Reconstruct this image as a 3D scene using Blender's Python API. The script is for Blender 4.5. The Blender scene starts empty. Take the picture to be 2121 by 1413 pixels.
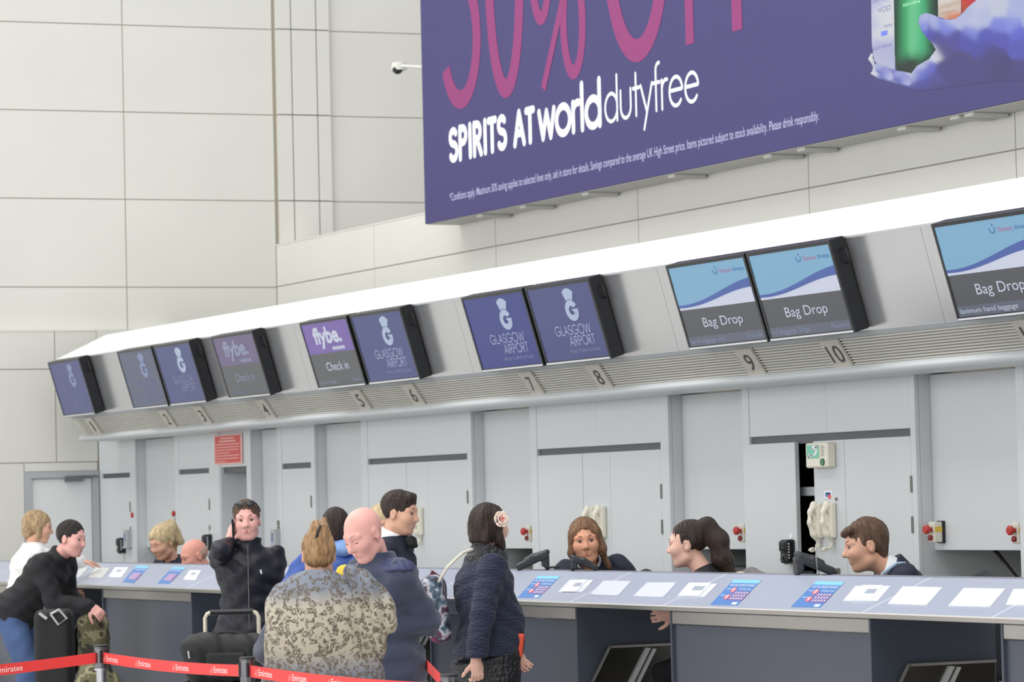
import bpy, math, random
import numpy as np
from mathutils import Vector, Matrix
random.seed(7)
SC = bpy.context.scene
COL = SC.collection
# ------------------------------------------------------------------ camera
F_PX, W_PX, H_PX = 7000.0, 2121.0, 1413.0
TH, PITCH, ROLL = math.radians(25.55), math.radians(2.77), math.radians(1.346)
CT, ST = math.cos(TH), math.sin(TH)
CAM = np.array([0.0, 0.0, 1.6])
FH = np.array([-CT, ST, 0.0]); RH = np.array([ST, CT, 0.0]); UPV = np.array([0, 0, 1.0])
FWD = FH*math.cos(PITCH) + UPV*math.sin(PITCH)
UP0 = np.cross(RH, FWD)
CX = RH*math.cos(ROLL) - UP0*math.sin(ROLL)
CY = RH*math.sin(ROLL) + UP0*math.cos(ROLL)
cam_data = bpy.data.cameras.new('camera')
cam_data.sensor_width = 36.0
cam_data.lens = F_PX/W_PX*36.0
cam_data.clip_end = 200
cam_data.dof.use_dof = True
cam_data.dof.focus_distance = 16.5
cam_data.dof.aperture_fstop = 7.0
cam = bpy.data.objects.new('camera', cam_data)
COL.objects.link(cam)
M4 = Matrix.Identity(4)
for i in range(3):
    M4[i][0], M4[i][1], M4[i][2], M4[i][3] = CX[i], CY[i], -FWD[i], CAM[i]
cam.matrix_world = M4
SC.camera = cam
# ------------------------------------------------------------------ light
SC.view_settings.view_transform = 'Standard'
SC.view_settings.look = 'None'
SC.view_settings.gamma = 1.0
SC.view_settings.use_curve_mapping = False
SC.view_settings.exposure = 0.0
wd = bpy.data.worlds.new('hall_daylight'); SC.world = wd
wd.use_nodes = True
bg = wd.node_tree.nodes['Background']
bg.inputs[0].default_value = (0.96, 0.98, 1.0, 1)
bg.inputs[1].default_value = 0.66
def area(name, loc, rot, sx, sy, power, col=(1, 1, 1)):
    l = bpy.data.lights.new(name, 'AREA'); l.shape = 'RECTANGLE'; l.size = sx; l.size_y = sy
    l.energy = power; l.color = col
    o = bpy.data.objects.new(name, l); COL.objects.link(o); o.location = loc; o.rotation_euler = rot
    return o
area('roof_skylight', (-17, 3.5, 13.0), (0, 0, 0), 40, 9, 3000, (1, 0.985, 0.96))
area('front_fill', (-14, -9.5, 3.6), (math.radians(90), 0, 0), 44, 6.5, 1900, (0.98, 0.99, 1.0))  # added fill light behind the camera, brightens the cabinet and canopy faces

# pixel of the photograph -> point of the place on a chosen plane / at a chosen depth
def ray(x, y):
    return FWD + CX*((x-W_PX/2)/F_PX) - CY*((y-H_PX/2)/F_PX)
def atY(x, y, Y):
    d = ray(x, y); return CAM + d*((Y-CAM[1])/d[1])
def atD(x, y, D):
    return CAM + ray(x, y)*D
def atP(x, y, P0, n):
    d = ray(x, y); return CAM + d*(np.dot(P0-CAM, n)/np.dot(d, n))

# ------------------------------------------------------------------ materials
def lin(c):
    c = c/255.0
    return c/12.92 if c <= 0.04045 else ((c+0.055)/1.055)**2.4
def rgb(c): return (lin(c[0]), lin(c[1]), lin(c[2]), 1.0)
MATS = {}
def mat(name, col, rough=0.5, metal=0.0, spec=0.5, emit=0.0, bump=None, vary=None, aniso=None, trans=0.0, coat=0.0, sheen=0.0):
    """bump=(scale,strength[,stretch]); vary=(scale,amount[,stretch]) noise brightness change"""
    if name in MATS: return MATS[name]
    m = bpy.data.materials.new(name); m.use_nodes = True
    nt = m.node_tree; b = nt.nodes['Principled BSDF']
    b.inputs['Base Color'].default_value = rgb(col)
    b.inputs['Roughness'].default_value = rough
    b.inputs['Metallic'].default_value = metal
    b.inputs['Specular IOR Level'].default_value = spec
    b.inputs['Transmission Weight'].default_value = trans
    b.inputs['Coat Weight'].default_value = coat
    b.inputs['Sheen Weight'].default_value = sheen
    if emit:
        b.inputs['Base Color'].default_value = tuple(v*.4 for v in rgb(col)[:3])+(1,)
        b.inputs['Emission Color'].default_value = rgb(col); b.inputs['Emission Strength'].default_value = emit
    tc = nt.nodes.new('ShaderNodeTexCoord')
    def noise(scale, stretch=None, detail=4):
        n = nt.nodes.new('ShaderNodeTexNoise'); n.inputs['Scale'].default_value = scale; n.inputs['Detail'].default_value = detail
        if stretch:
            mp = nt.nodes.new('ShaderNodeMapping'); mp.inputs['Scale'].default_value = stretch
            nt.links.new(tc.outputs['Object'], mp.inputs[0]); nt.links.new(mp.outputs[0], n.inputs[0])
        else: nt.links.new(tc.outputs['Object'], n.inputs[0])
        return n
    if vary:
        n = noise(vary[0], vary[2] if len(vary) > 2 else None)
        mr = nt.nodes.new('ShaderNodeMapRange'); mr.inputs[3].default_value = 1-vary[1]; mr.inputs[4].default_value = 1+vary[1]
        mr.inputs[1].default_value = 0.3; mr.inputs[2].default_value = 0.7
        nt.links.new(n.outputs[0], mr.inputs[0])
        mx = nt.nodes.new('ShaderNodeMix'); mx.data_type = 'RGBA'; mx.blend_type = 'MULTIPLY'
        mx.inputs[0].default_value = 1.0; mx.inputs[6].default_value = b.inputs['Base Color'].default_value
        nt.links.new(mr.outputs[0], mx.inputs[7]); nt.links.new(mx.outputs[2], b.inputs['Base Color'])
    if bump:
        n = noise(bump[0], bump[2] if len(bump) > 2 else None)
        bp = nt.nodes.new('ShaderNodeBump'); bp.inputs['Strength'].default_value = bump[1]; bp.inputs['Distance'].default_value = 0.01
        nt.links.new(n.outputs[0], bp.inputs['Height']); nt.links.new(bp.outputs[0], b.inputs['Normal'])
    MATS[name] = m
    return m

# ------------------------------------------------------------------ mesh helpers
def V3(p): return np.asarray(p, float)
class MB:
    """collects shapes, then links them as ONE mesh object"""
    def __init__(s): s.v = []; s.f = []
    def add(s, vs, fs):
        o = len(s.v); s.v += [tuple(map(float, p)) for p in vs]; s.f += [tuple(i+o for i in f) for f in fs]; return s
    def box(s, lo, hi, bev=0.0):
        (x0, y0, z0), (x1, y1, z1) = lo, hi
        if bev <= 0:
            return s.add([(x0,y0,z0),(x1,y0,z0),(x1,y1,z0),(x0,y1,z0),(x0,y0,z1),(x1,y0,z1),(x1,y1,z1),(x0,y1,z1)],
                  [(0,3,2,1),(4,5,6,7),(0,1,5,4),(1,2,6,5),(2,3,7,6),(3,0,4,7)])
        b = min(bev, (x1-x0)/2.01, (y1-y0)/2.01, (z1-z0)/2.01)
        return s.hull([(x, y, z) for sx in (0,1) for sy in (0,1) for sz in (0,1) for (x, y, z) in (
            ((x0,x1)[sx], (y0+b,y1-b)[sy], (z0+b,z1-b)[sz]), ((x0+b,x1-b)[sx], (y0,y1)[sy], (z0+b,z1-b)[sz]), ((x0+b,x1-b)[sx], (y0+b,y1-b)[sy], (z0,z1)[sz]))])
    def hull(s, pts):
        import bmesh
        bm = bmesh.new()
        for p in pts: bm.verts.new(p)
        bmesh.ops.convex_hull(bm, input=bm.verts)
        bmesh.ops.dissolve_limit(bm, angle_limit=0.01, verts=bm.verts, edges=bm.edges)
        bm.verts.index_update()
        vs = [v.co[:] for v in bm.verts]; fs = [[v.index for v in f.verts] for f in bm.faces]
        bm.free(); return s.add(vs, fs)
    def obox(s, O, A, B, C):
        """box spanned from corner O by vectors A, B, C"""
        O, A, B, C = map(V3, (O, A, B, C))
        p = [O, O+A, O+A+B, O+B, O+C, O+A+C, O+A+B+C, O+B+C]
        f = [(0,3,2,1),(4,5,6,7),(0,1,5,4),(1,2,6,5),(2,3,7,6),(3,0,4,7)]
        if np.dot(np.cross(A, B), C) < 0: f = [tuple(reversed(q)) for q in f]
        return s.add(p, f)
    def prism(s, prof, x0, x1):
        """profile of (y,z) points run along X"""
        n = len(prof); a = sum(prof[i][0]*prof[(i+1)%n][1]-prof[(i+1)%n][0]*prof[i][1] for i in range(n))
        if a < 0: prof = prof[::-1]
        vs = [(x0, y, z) for y, z in prof] + [(x1, y, z) for y, z in prof]
        fs = [tuple(range(n))[::-1], tuple(range(n, 2*n))] + [(i, (i+1)%n, n+(i+1)%n, n+i) for i in range(n)]
        return s.add(vs, fs)
    def plate(s, pts2, O, U, Vv, N, t):
        """polygon (u,v) on a frame, thickness t along N (t=0: a flat print)"""
        O, U, Vv, N = map(V3, (O, U, Vv, N)); n = len(pts2)
        a = sum(pts2[i][0]*pts2[(i+1)%n][1]-pts2[(i+1)%n][0]*pts2[i][1] for i in range(n))
        flip = (a < 0) != (np.dot(np.cross(U, Vv), N) < 0)
        if flip: pts2 = pts2[::-1]
        bot = [O+U*u+Vv*v for u, v in pts2]
        if t == 0: return s.add(bot, [tuple(range(n))])
        top = [p+N*t for p in bot]
        return s.add(bot+top, [tuple(range(n))[::-1], tuple(range(n, 2*n))] + [(i, (i+1)%n, n+(i+1)%n, n+i) for i in range(n)])
    def tube(s, pts, r, n=10, caps=True):
        pts = [V3(p) for p in pts]; m = len(pts)
        rs = r if hasattr(r, '__len__') else [r]*m
        ring0 = len(s.v); prevu = None; vs = []
        for i in range(m):
            t = pts[min(i+1, m-1)]-pts[max(i-1, 0)]; t = t/(np.linalg.norm(t)+1e-12)
            u = prevu if prevu is not None else (np.array([0,0,1.0]) if abs(t[2]) < 0.9 else np.array([1.0,0,0]))
            u = u-t*np.dot(u, t); u /= np.linalg.norm(u)+1e-12; prevu = u; w = np.cross(t, u)
            for k in range(n):
                a = 2*math.pi*k/n; vs.append(pts[i]+(u*math.cos(a)+w*math.sin(a))*rs[i])
        fs = [(i*n+k, i*n+(k+1)%n, (i+1)*n+(k+1)%n, (i+1)*n+k) for i in range(m-1) for k in range(n)]
        if caps: fs += [tuple(range(n))[::-1], tuple(range((m-1)*n, m*n))]
        return s.add(vs, fs)
    def lathe(s, prof, O=(0,0,0), n=24, ax=(0,0,1)):
        """profile of (radius, height) turned about an axis"""
        O = V3(O); ax = V3(ax); ax = ax/np.linalg.norm(ax)
        u = np.cross(ax, [0, 0, 1.0] if abs(ax[2]) < .9 else [1.0, 0, 0]); u /= np.linalg.norm(u); w = np.cross(ax, u)
        vs = [O+ax*h+(u*math.cos(2*math.pi*k/n)+w*math.sin(2*math.pi*k/n))*r for r, h in prof for k in range(n)]
        m = len(prof)
        fs = [(i*n+k, i*n+(k+1)%n, (i+1)*n+(k+1)%n, (i+1)*n+k) for i in range(m-1) for k in range(n)]
        fs += [tuple(range(n))[::-1], tuple(range((m-1)*n, m*n))]
        return s.add(vs, fs)
    def ell(s, c, r, n=16, m=10, R=None):
        c = V3(c); r = V3(r) if hasattr(r, '__len__') else np.array([r]*3, float)
        vs = []
        for i in range(m+1):
            ph = math.pi*i/m
            for k in range(n):
                a = 2*math.pi*k/n
                q = np.array([math.sin(ph)*math.cos(a), math.sin(ph)*math.sin(a), math.cos(ph)])*r
                vs.append(c+(R @ q if R is not None else q))
        fs = [(i*n+k, (i+1)*n+k, (i+1)*n+(k+1)%n, i*n+(k+1)%n) for i in range(m) for k in range(n)]
        return s.add(vs, fs)
    def build(s, name, m, parent=None, smooth=False, org=None):
        me = bpy.data.meshes.new(name)
        v = s.v
        if org is None and parent is not None: org = parent.get('_org')
        if org is not None:
            o3 = V3(org); v = [tuple(V3(p)-o3) for p in v]
        me.from_pydata(v, [], s.f); me.update()
        if m is not None: me.materials.append(m)
        o = bpy.data.objects.new(name, me); COL.objects.link(o)
        if smooth:
            me.shade_smooth()
            if smooth != 'all': me.set_sharp_from_angle(angle=math.radians(40))
        if parent is not None:
            o.parent = parent
            if org is not None: o['_org'] = tuple(map(float, org))
        return o
def tag(o, label=None, cat=None, group=None, kind=None):
    if label: o['label'] = label
    if cat: o['category'] = cat
    if group: o['group'] = group
    if kind: o['kind'] = kind
    return o
def thing(name, label, cat, loc, group=None, kind=None):
    """an Empty at the thing's base; parts are given in world coordinates"""
    o = bpy.data.objects.new(name, None); COL.objects.link(o); o.location = tuple(map(float, loc))
    o.empty_display_size = 0.1
    o['_org'] = tuple(map(float, loc))
    return tag(o, label, cat, group, kind)
def single(mb, name, m, label, cat, loc, group=None, smooth=False, kind=None):
    """a thing that is one mesh, its origin at loc"""
    o = mb.build(name, m, None, smooth, org=loc); o.location = tuple(map(float, loc)); o['_org'] = tuple(map(float, loc))
    return tag(o, label, cat, group, kind)
def copy_parts(root, newroot):
    for ch in root.children:
        c = ch.copy(); COL.objects.link(c); c.parent = newroot
        for g in ch.children:
            d = g.copy(); COL.objects.link(d); d.parent = c

# ------------------------------------------------------------------ lettering
_tcache = {}
def text_geo(s, off=0.0):
    k = (s, off)
    if k in _tcache: return _tcache[k]
    cu = bpy.data.curves.new('t', 'FONT'); cu.body = s; cu.size = 1.0; cu.offset = off; cu.resolution_u = 4
    ob = bpy.data.objects.new('t', cu); COL.objects.link(ob)
    dg = bpy.context.evaluated_depsgraph_get(); dg.update()
    me = ob.evaluated_get(dg).to_mesh()
    vs = np.array([v.co[:] for v in me.vertices]) if len(me.vertices) else np.zeros((0, 3)); fs = [tuple(p.vertices) for p in me.polygons]
    ob.evaluated_get(dg).to_mesh_clear(); bpy.data.objects.remove(ob); bpy.data.curves.remove(cu)
    _tcache[k] = (vs, fs); return vs, fs
_caph = None
def put_text(mb, s, O, U, Vv, h, w=None, off=0.0):
    """text with baseline start at O; h capital height along V; w total width along U"""
    global _caph
    if _caph is None:
        _caph = text_geo('H')[0][:, 1].max()
    vs, fs = text_geo(s, off)
    if not len(vs): return
    x0, x1 = vs[:, 0].min(), vs[:, 0].max()
    sy = h/_caph; sx = sy if w is None else w/(x1-x0)
    O, U, Vv = V3(O), V3(U), V3(Vv)
    mb.add([O+U*((v[0]-x0)*sx)+Vv*(v[1]*sy) for v in vs], fs)
def arc(cx, cy, rx, ry, a0, a1, n=20):
    return [(cx+rx*math.cos(math.radians(a0+(a1-a0)*i/n)), cy+ry*math.sin(math.radians(a0+(a1-a0)*i/n))) for i in range(n+1)]
# geometric stroke letters: (advance, strokes); x-height 0.62, caps 1.0
GL = {
 'S': (.52, [arc(.26,.75,.2,.22,35,270,14)+arc(.26,.27,.22,.25,90,-145,14)]),
 'P': (.50, [[(.06,0),(.06,1)], [(.06,.98),(.24,.98)]+arc(.24,.74,.2,.24,90,-90,12)+[(.06,.5)]]),
 'I': (.18, [[(.09,0),(.09,1)]]),
 'R': (.54, [[(.06,0),(.06,1)], [(.06,.98),(.24,.98)]+arc(.24,.74,.2,.24,90,-90,12)+[(.06,.5)], [(.22,.5),(.48,0)]]),
 'T': (.46, [[(.23,0),(.23,.98)], [(.02,.98),(.44,.98)]]),
 'A': (.60, [[(.02,0),(.30,1),(.58,0)], [(.13,.33),(.47,.33)]]),
 'L': (.42, [[(.06,1),(.06,.02),(.38,.02)]]),
 'O': (.86, [arc(.43,.5,.39,.5,0,360,36)]),
 'G': (.84, [arc(.43,.5,.39,.5,42,345,30)+[(.81,.44),(.45,.44)]]),
 'W': (.92, [[(.02,1),(.24,0),(.46,.95),(.68,0),(.90,1)]]),
 ' ': (.26, []),
 'w': (.66, [[(.02,.62),(.17,0),(.33,.60),(.49,0),(.64,.62)]]),
 'o': (.62, [arc(.31,.31,.27,.31,0,360,30)]),
 'r': (.30, [[(.06,0),(.06,.62)], arc(.24,.40,.18,.22,180,75,10)]),
 'l': (.16, [[(.08,0),(.08,1)]]),
 'd': (.64, [arc(.31,.31,.27,.31,0,360,30), [(.57,0),(.57,1)]]),
 'u': (.56, [[(.06,.62),(.06,.25)]+arc(.28,.25,.22,.25,180,360,14)+[(.50,.62)]]),
 't': (.30, [[(.14,0),(.14,.92)], [(.02,.6),(.28,.6)]]),
 'y': (.52, [[(.02,.62),(.27,.02)], [(.50,.62),(.14,-.34)]]),
 'f': (.28, [[(.12,0),(.12,.86)]+arc(.25,.86,.13,.16,180,80,8), [(.0,.6),(.28,.6)]]),
 'e': (.62, [[(.04,.34),(.57,.34)]+arc(.31,.31,.265,.31,6,318,28)]),
}
def stroke(mb, pts, w, O, U, Vv, wv=None, cap=True):
    """ribbon of width w (along U) / wv (along V) with round ends"""
    wv = wv or w; O, U, Vv = V3(O), V3(U), V3(Vv)
    def P(a): return O+U*a[0]+Vv*a[1]
    k = len(pts); L = []; Rr = []
    for i in range(k):
        a, b = pts[max(i-1, 0)], pts[min(i+1, k-1)]
        if i in (0, k-1) and math.dist(pts[0], pts[-1]) < 1e-6 and k > 3: a, b = pts[-2], pts[1]
        tx, ty = (b[0]-a[0])/w, (b[1]-a[1])/wv; l = math.hypot(tx, ty)+1e-12
        nx, ny = -ty/l*w/2, tx/l*wv/2
        L.append(P((pts[i][0]+nx, pts[i][1]+ny))); Rr.append(P((pts[i][0]-nx, pts[i][1]-ny)))
    mb.add(L+Rr, [(i, i+1, k+i+1, k+i) for i in range(k-1)])
    if cap:
        for p in ((pts[0], pts[-1])):
            mb.add([P(q) for q in arc(p[0], p[1], w/2, wv/2, 0, 330, 11)], [tuple(range(12))])
def put_strokes(mb, s, O, U, Vv, h, w, sw, track=0.0, adv=None):
    tot = sum(GL[c][0]+track for c in s)-track; sx = w/tot; x = 0.0
    for c in s:
        for st in GL[c][1]:
            # a corner in a straight run would pinch the ribbon: draw runs piece by piece
            if len(st) <= 6:
                for a, b in zip(st[:-1], st[1:]):
                    stroke(mb, [((x+a[0])*sx, a[1]*h), ((x+b[0])*sx, b[1]*h)], sw, O, U, Vv)
            else: stroke(mb, [((x+a[0])*sx, a[1]*h) for a in st], sw, O, U, Vv)
        x += GL[c][0]+track
# ------------------------------------------------------------------ smooth solid modelling (signed distances -> surface nets)
class Solid:
    def __init__(s, lo, hi, h):
        s.h = h; s.lo = V3(lo)-2*h; n = np.ceil((V3(hi)+2*h-s.lo)/h).astype(int)+1
        s.n = n; s.g = np.full(n, 1.0, np.float32)
        s.ax = [(s.lo[i]+h*np.arange(n[i])).astype(np.float32) for i in range(3)]
    def _sub(s, lo, hi, pad):
        a = np.clip(np.floor((V3(lo)-pad-s.lo)/s.h).astype(int), 0, s.n); b = np.clip(np.ceil((V3(hi)+pad-s.lo)/s.h).astype(int)+1, 0, s.n)
        if np.any(b <= a): return None
        sl = tuple(slice(a[i], b[i]) for i in range(3))
        return sl, s.ax[0][sl[0]][:, None, None], s.ax[1][sl[1]][None, :, None], s.ax[2][sl[2]][None, None, :]
    def _mix(s, sl, d, k, op):
        g = s.g[sl]
        if op == 'add':
            if k > 0:
                h = np.maximum(k-np.abs(g-d), 0)/k; s.g[sl] = np.minimum(g, d)-h*h*k*0.25
            else: s.g[sl] = np.minimum(g, d)
        else:
            d = -d
            if k > 0:
                h = np.maximum(k-np.abs(g-d), 0)/k; s.g[sl] = np.maximum(g, d)+h*h*k*0.25
            else: s.g[sl] = np.maximum(g, d)
    def cone(s, a, b, r1, r2=None, k=0.02, op='add', flat=None):
        """rounded cone; flat=(axis, factor) squeezes it about the line's midpoint"""
        a, b = V3(a), V3(b); r2 = r1 if r2 is None else r2
        R = max(r1, r2); q = s._sub(np.minimum(a, b)-R, np.maximum(a, b)+R, k+3*s.h)
        if q is None: return s
        sl, X, Y, Z = q; ab = b-a; L2 = float(ab @ ab)+1e-12
        t = np.clip(((X-a[0])*ab[0]+(Y-a[1])*ab[1]+(Z-a[2])*ab[2])/L2, 0, 1)
        dx, dy, dz = X-(a[0]+ab[0]*t), Y-(a[1]+ab[1]*t), Z-(a[2]+ab[2]*t)
        d = np.sqrt(dx*dx+dy*dy+dz*dz)-(r1+(r2-r1)*t)
        s._mix(sl, d.astype(np.float32), k, op); return s
    def ell(s, c, r, R=None, k=0.02, op='add'):
        c = V3(c); r = V3(r) if hasattr(r, '__len__') else np.array([r]*3, float); m = r.max()
        ext = m if R is not None else r
        q = s._sub(c-ext, c+ext, k+3*s.h)
        if q is None: return s
        sl, X, Y, Z = q; X = X-c[0]; Y = Y-c[1]; Z = Z-c[2]
        if R is not None:
            X, Y, Z = (R[0,0]*X+R[1,0]*Y+R[2,0]*Z, R[0,1]*X+R[1,1]*Y+R[2,1]*Z, R[0,2]*X+R[1,2]*Y+R[2,2]*Z)
        k0 = np.sqrt((X/r[0])**2+(Y/r[1])**2+(Z/r[2])**2); k1 = np.sqrt((X/r[0]**2)**2+(Y/r[1]**2)**2+(Z/r[2]**2)**2)
        d = k0*(k0-1.0)/np.maximum(k1, 1e-6)
        s._mix(sl, d.astype(np.float32), k, op); return s
    def box(s, c, hs, rd=0.005, R=None, k=0.0, op='add'):
        c, hs = V3(c), V3(hs); ext = np.array([np.linalg.norm(hs)]*3) if R is not None else hs
        q = s._sub(c-ext, c+ext, k+3*s.h)
        if q is None: return s
        sl, X, Y, Z = q; X = X-c[0]; Y = Y-c[1]; Z = Z-c[2]
        if R is not None:
            X, Y, Z = (R[0,0]*X+R[1,0]*Y+R[2,0]*Z, R[0,1]*X+R[1,1]*Y+R[2,1]*Z, R[0,2]*X+R[1,2]*Y+R[2,2]*Z)
        qx, qy, qz = np.abs(X)-hs[0]+rd, np.abs(Y)-hs[1]+rd, np.abs(Z)-hs[2]+rd
        d = np.sqrt(np.maximum(qx, 0)**2+np.maximum(qy, 0)**2+np.maximum(qz, 0)**2)+np.minimum(np.maximum(np.maximum(qx, qy), qz), 0)-rd
        s._mix(sl, d.astype(np.float32), k, op); return s
    def cut(s, p, n, k=0.0):
        """keep the side the normal points away from"""
        p, n = V3(p), V3(n); n = n/np.linalg.norm(n)
        d = ((s.ax[0][:, None, None]-p[0])*n[0]+(s.ax[1][None, :, None]-p[1])*n[1]+(s.ax[2][None, None, :]-p[2])*n[2]).astype(np.float32)
        if k > 0:
            h = np.maximum(k-np.abs(s.g-d), 0)/k; s.g = np.maximum(s.g, d)+h*h*k*0.25
        else: s.g = np.maximum(s.g, d)
        return s
    def fold(s, fn):
        """add a displacement field fn(x,y,z) near the surface"""
        s.g = (s.g+np.where(np.abs(s.g) < 0.06, fn(s.ax[0][:, None, None], s.ax[1][None, :, None], s.ax[2][None, None, :]), 0)).astype(np.float32); return s
    def mesh(s):
        g = s.g; h = s.h; ins = g < 0
        nx, ny, nz = [k-1 for k in g.shape]
        cnt = np.zeros((nx, ny, nz), np.uint8)
        for i in (0, 1):
            for j in (0, 1):
                for k in (0, 1): cnt += ins[i:i+nx, j:j+ny, k:k+nz]
        act = (cnt > 0) & (cnt < 8)
        ci = np.argwhere(act)
        if not len(ci): return np.zeros((0, 3)), np.zeros((0, 4), int)
        idx = np.full((nx, ny, nz), -1, np.int32); idx[act] = np.arange(len(ci))
        P = np.zeros((len(ci), 3)); N = np.zeros(len(ci))
        C8 = {}
        for i in (0, 1):
            for j in (0, 1):
                for k in (0, 1): C8[i, j, k] = g[ci[:, 0]+i, ci[:, 1]+j, ci[:, 2]+k].astype(float)
        for a in range(3):
            for p in (0, 1):
                for q in (0, 1):
                    e0 = [0, 0, 0]; o = [x for x in range(3) if x != a]; e0[o[0]] = p; e0[o[1]] = q
                    e1 = list(e0); e1[a] = 1
                    v0, v1 = C8[tuple(e0)], C8[tuple(e1)]; m = (v0 < 0) != (v1 < 0)
                    t = np.where(m, v0/np.where(m, v0-v1, 1), 0)
                    pt = np.tile(np.array(e0, float), (len(ci), 1)); pt[:, a] += t
                    P[m] += pt[m]; N[m] += 1
        P = s.lo+(ci+P/N[:, None])*h
        Q = []
        for a in range(3):
            o = [x for x in range(3) if x != a]
            sl0 = [slice(1, -1)]*3; sl0[a] = slice(0, -1); sl1 = [slice(1, -1)]*3; sl1[a] = slice(1, None)
            d0, d1 = ins[tuple(sl0)], ins[tuple(sl1)]; e = np.argwhere(d0 != d1)
            if not len(e): continue
            flip = d0[tuple(e.T)]
            b = e.copy(); b[:, o[0]] += 1; b[:, o[1]] += 1
            def cell(du, dv):
                c = b.copy(); c[:, o[0]] -= du; c[:, o[1]] -= dv
                return idx[tuple(c.T)]
            q = np.stack([cell(1, 1), cell(0, 1), cell(0, 0), cell(1, 0)], 1)
            if a == 1: flip = ~flip
            q[~flip] = q[~flip][:, ::-1]; Q.append(q)
        return P, np.concatenate(Q)
    def build(s, name, m, parent=None, org=None, xf=None):
        P, Q = s.mesh()
        if xf is not None: P = P @ xf[0].T + xf[1]
        if org is None and parent is not None: org = parent.get('_org')
        if org is not None: P = P-V3(org)
        me = bpy.data.meshes.new(name)
        me.vertices.add(len(P)); me.vertices.foreach_set('co', P.astype(np.float32).ravel())
        me.loops.add(Q.size); me.loops.foreach_set('vertex_index', Q.ravel().astype(np.int32))
        me.polygons.add(len(Q)); me.polygons.foreach_set('loop_start', np.arange(0, Q.size, 4, dtype=np.int32))
        me.update(calc_edges=True); me.validate()
        if m: me.materials.append(m)
        me.shade_smooth()
        o = bpy.data.objects.new(name, me); COL.objects.link(o)
        if parent is not None:
            o.parent = parent
            if org is not None: o['_org'] = tuple(map(float, org))
        return o
def rotm(yaw=0, pitch=0, roll=0):
    """x right, y forward, z up: yaw turns left(+) about z, pitch looks up(+) about x, roll tilts about y"""
    return np.array(Matrix.Rotation(math.radians(yaw), 3, 'Z') @ Matrix.Rotation(math.radians(pitch), 3, 'X') @ Matrix.Rotation(math.radians(roll), 3, 'Y'))

# ------------------------------------------------------------------ shared materials
WHITE_PANEL = mat('cream_wall_panel', (223, 222, 214), 0.45, vary=(1.3, 0.02))
JOINT = mat('joint_grey_brown', (164, 156, 142), 0.8)
PAINT = mat('grey_white_paint', (214, 217, 219), 0.4, vary=(2.0, 0.015))
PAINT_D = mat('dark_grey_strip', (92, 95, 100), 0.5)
GREYTRIM = mat('grey_trim', (176, 180, 183), 0.4)
TOPWHITE = mat('white_canopy_top', (246, 247, 248), 0.4)
CANPANEL = mat('satin_silver_panel', (210, 211, 214), 0.2, metal=0.75, spec=0.6)
SLAT = mat('aluminium_slat', (232, 230, 222), 0.4, metal=0.3)
DARKGAP = mat('dark_gap', (20, 19, 17), 0.9)
STEEL = mat('brushed_steel', (176, 173, 168), 0.34, metal=0.85, bump=(60, 0.05, (1, 1, 30)))
STEELD = mat('dark_polished_steel', (96, 94, 90), 0.16, metal=0.9)
PLATE = mat('number_plate_steel', (212, 207, 196), 0.45, metal=0.4, vary=(30, 0.06))
NUMINK = mat('number_ink', (78, 76, 72), 0.6)
BLACKP = mat('black_plastic', (26, 27, 30), 0.4)
BLACKG = mat('black_gloss_plastic', (34, 36, 40), 0.22)
DESKFRONT = mat('slate_desk_laminate', (74, 79, 91), 0.42)
DESKSIDE = mat('dark_slate_edge', (70, 76, 88), 0.4)
DESKTOP = mat('pale_lilac_grey_laminate', (165, 172, 190), 0.32, vary=(40, 0.01))
FLOORM = mat('pale_floor', (206, 206, 203), 0.3, vary=(3, 0.05))
WHITEM = mat('white_print', (246, 247, 250), 0.5)
PAPER = mat('white_paper', (246, 247, 250), 0.4)
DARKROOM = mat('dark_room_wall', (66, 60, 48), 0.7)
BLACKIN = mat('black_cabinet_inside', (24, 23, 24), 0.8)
DOORWHITE = mat('white_door', (226, 228, 228), 0.4)

# ------------------------------------------------------------------ structure
YC = 9.83                                           # face of the cabinet row
floor = single(MB().box((-42, -10, -0.1), (6, 16, 0)), 'floor', FLOORM, 'pale grey hall floor in front of the check-in desks', 'floor', (-18, 3, 0), kind='structure')
# end wall on the left, slightly out of square
aw = math.radians(68.7)
WD = FH*math.cos(aw)+RH*math.sin(aw)
WN = np.cross(WD, UPV); WN = WN if np.dot(WN, -FH) > 0 else -WN
PC = atY(205, 1000, YC); PC[2] = 0
def wsz(x, y, off=0.0):
    p = atP(x, y, PC+WN*off, WN); return float(np.dot(p-PC, WD)), float(p[2])
def wpt(s, z, off=0.0): return PC+WD*s+UPV*z+WN*off
UO = -0.14                                          # upper part stands back
zl = wsz(60, 684)[1]
wl = MB(); wl.obox(wpt(-12, 0, -0.34), WD*19, UPV*9, WN*(0.34+UO-0.008)); wl.obox(wpt(-12, 0, UO-0.008), WD*12.02, UPV*(zl-0.012), WN*(-UO))
wall_left = single(wl, 'wall_left', JOINT, 'pale cream panelled end wall of the hall', 'wall', wpt(0, 0), kind='structure')
def wpanel(s0, s1, z0, z1, off, parent, g=0.0045, t=0.03, m=None):
    return MB().obox(wpt(s0+g, z0+g, off-t), WD*(s1-s0-2*g), UPV*(z1-z0-2*g), WN*t).build('panel', m or WHITE_PANEL, parent)
S573 = wsz(573, 560, UO)[0]; S259 = wsz(262, 560, UO)[0]
zr = [wsz(262, y, UO)[1] for y in (595, 413, 232, 52)]
dz = (zr[3]-zr[0])/3; zr = [zr[0]-dz*0.5]+zr+[zr[3]+dz*k for k in (1, 2, 3)]; zr[0] = zl-0.03
sw = S573-S259
svs = [S573-sw*k for k in range(7, -1, -1)]
for a, b in zip(svs[:-1], svs[1:]):
    for c, d in zip(zr[:-1], zr[1:]): wpanel(a, b, c, d, UO, wall_left)
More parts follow.
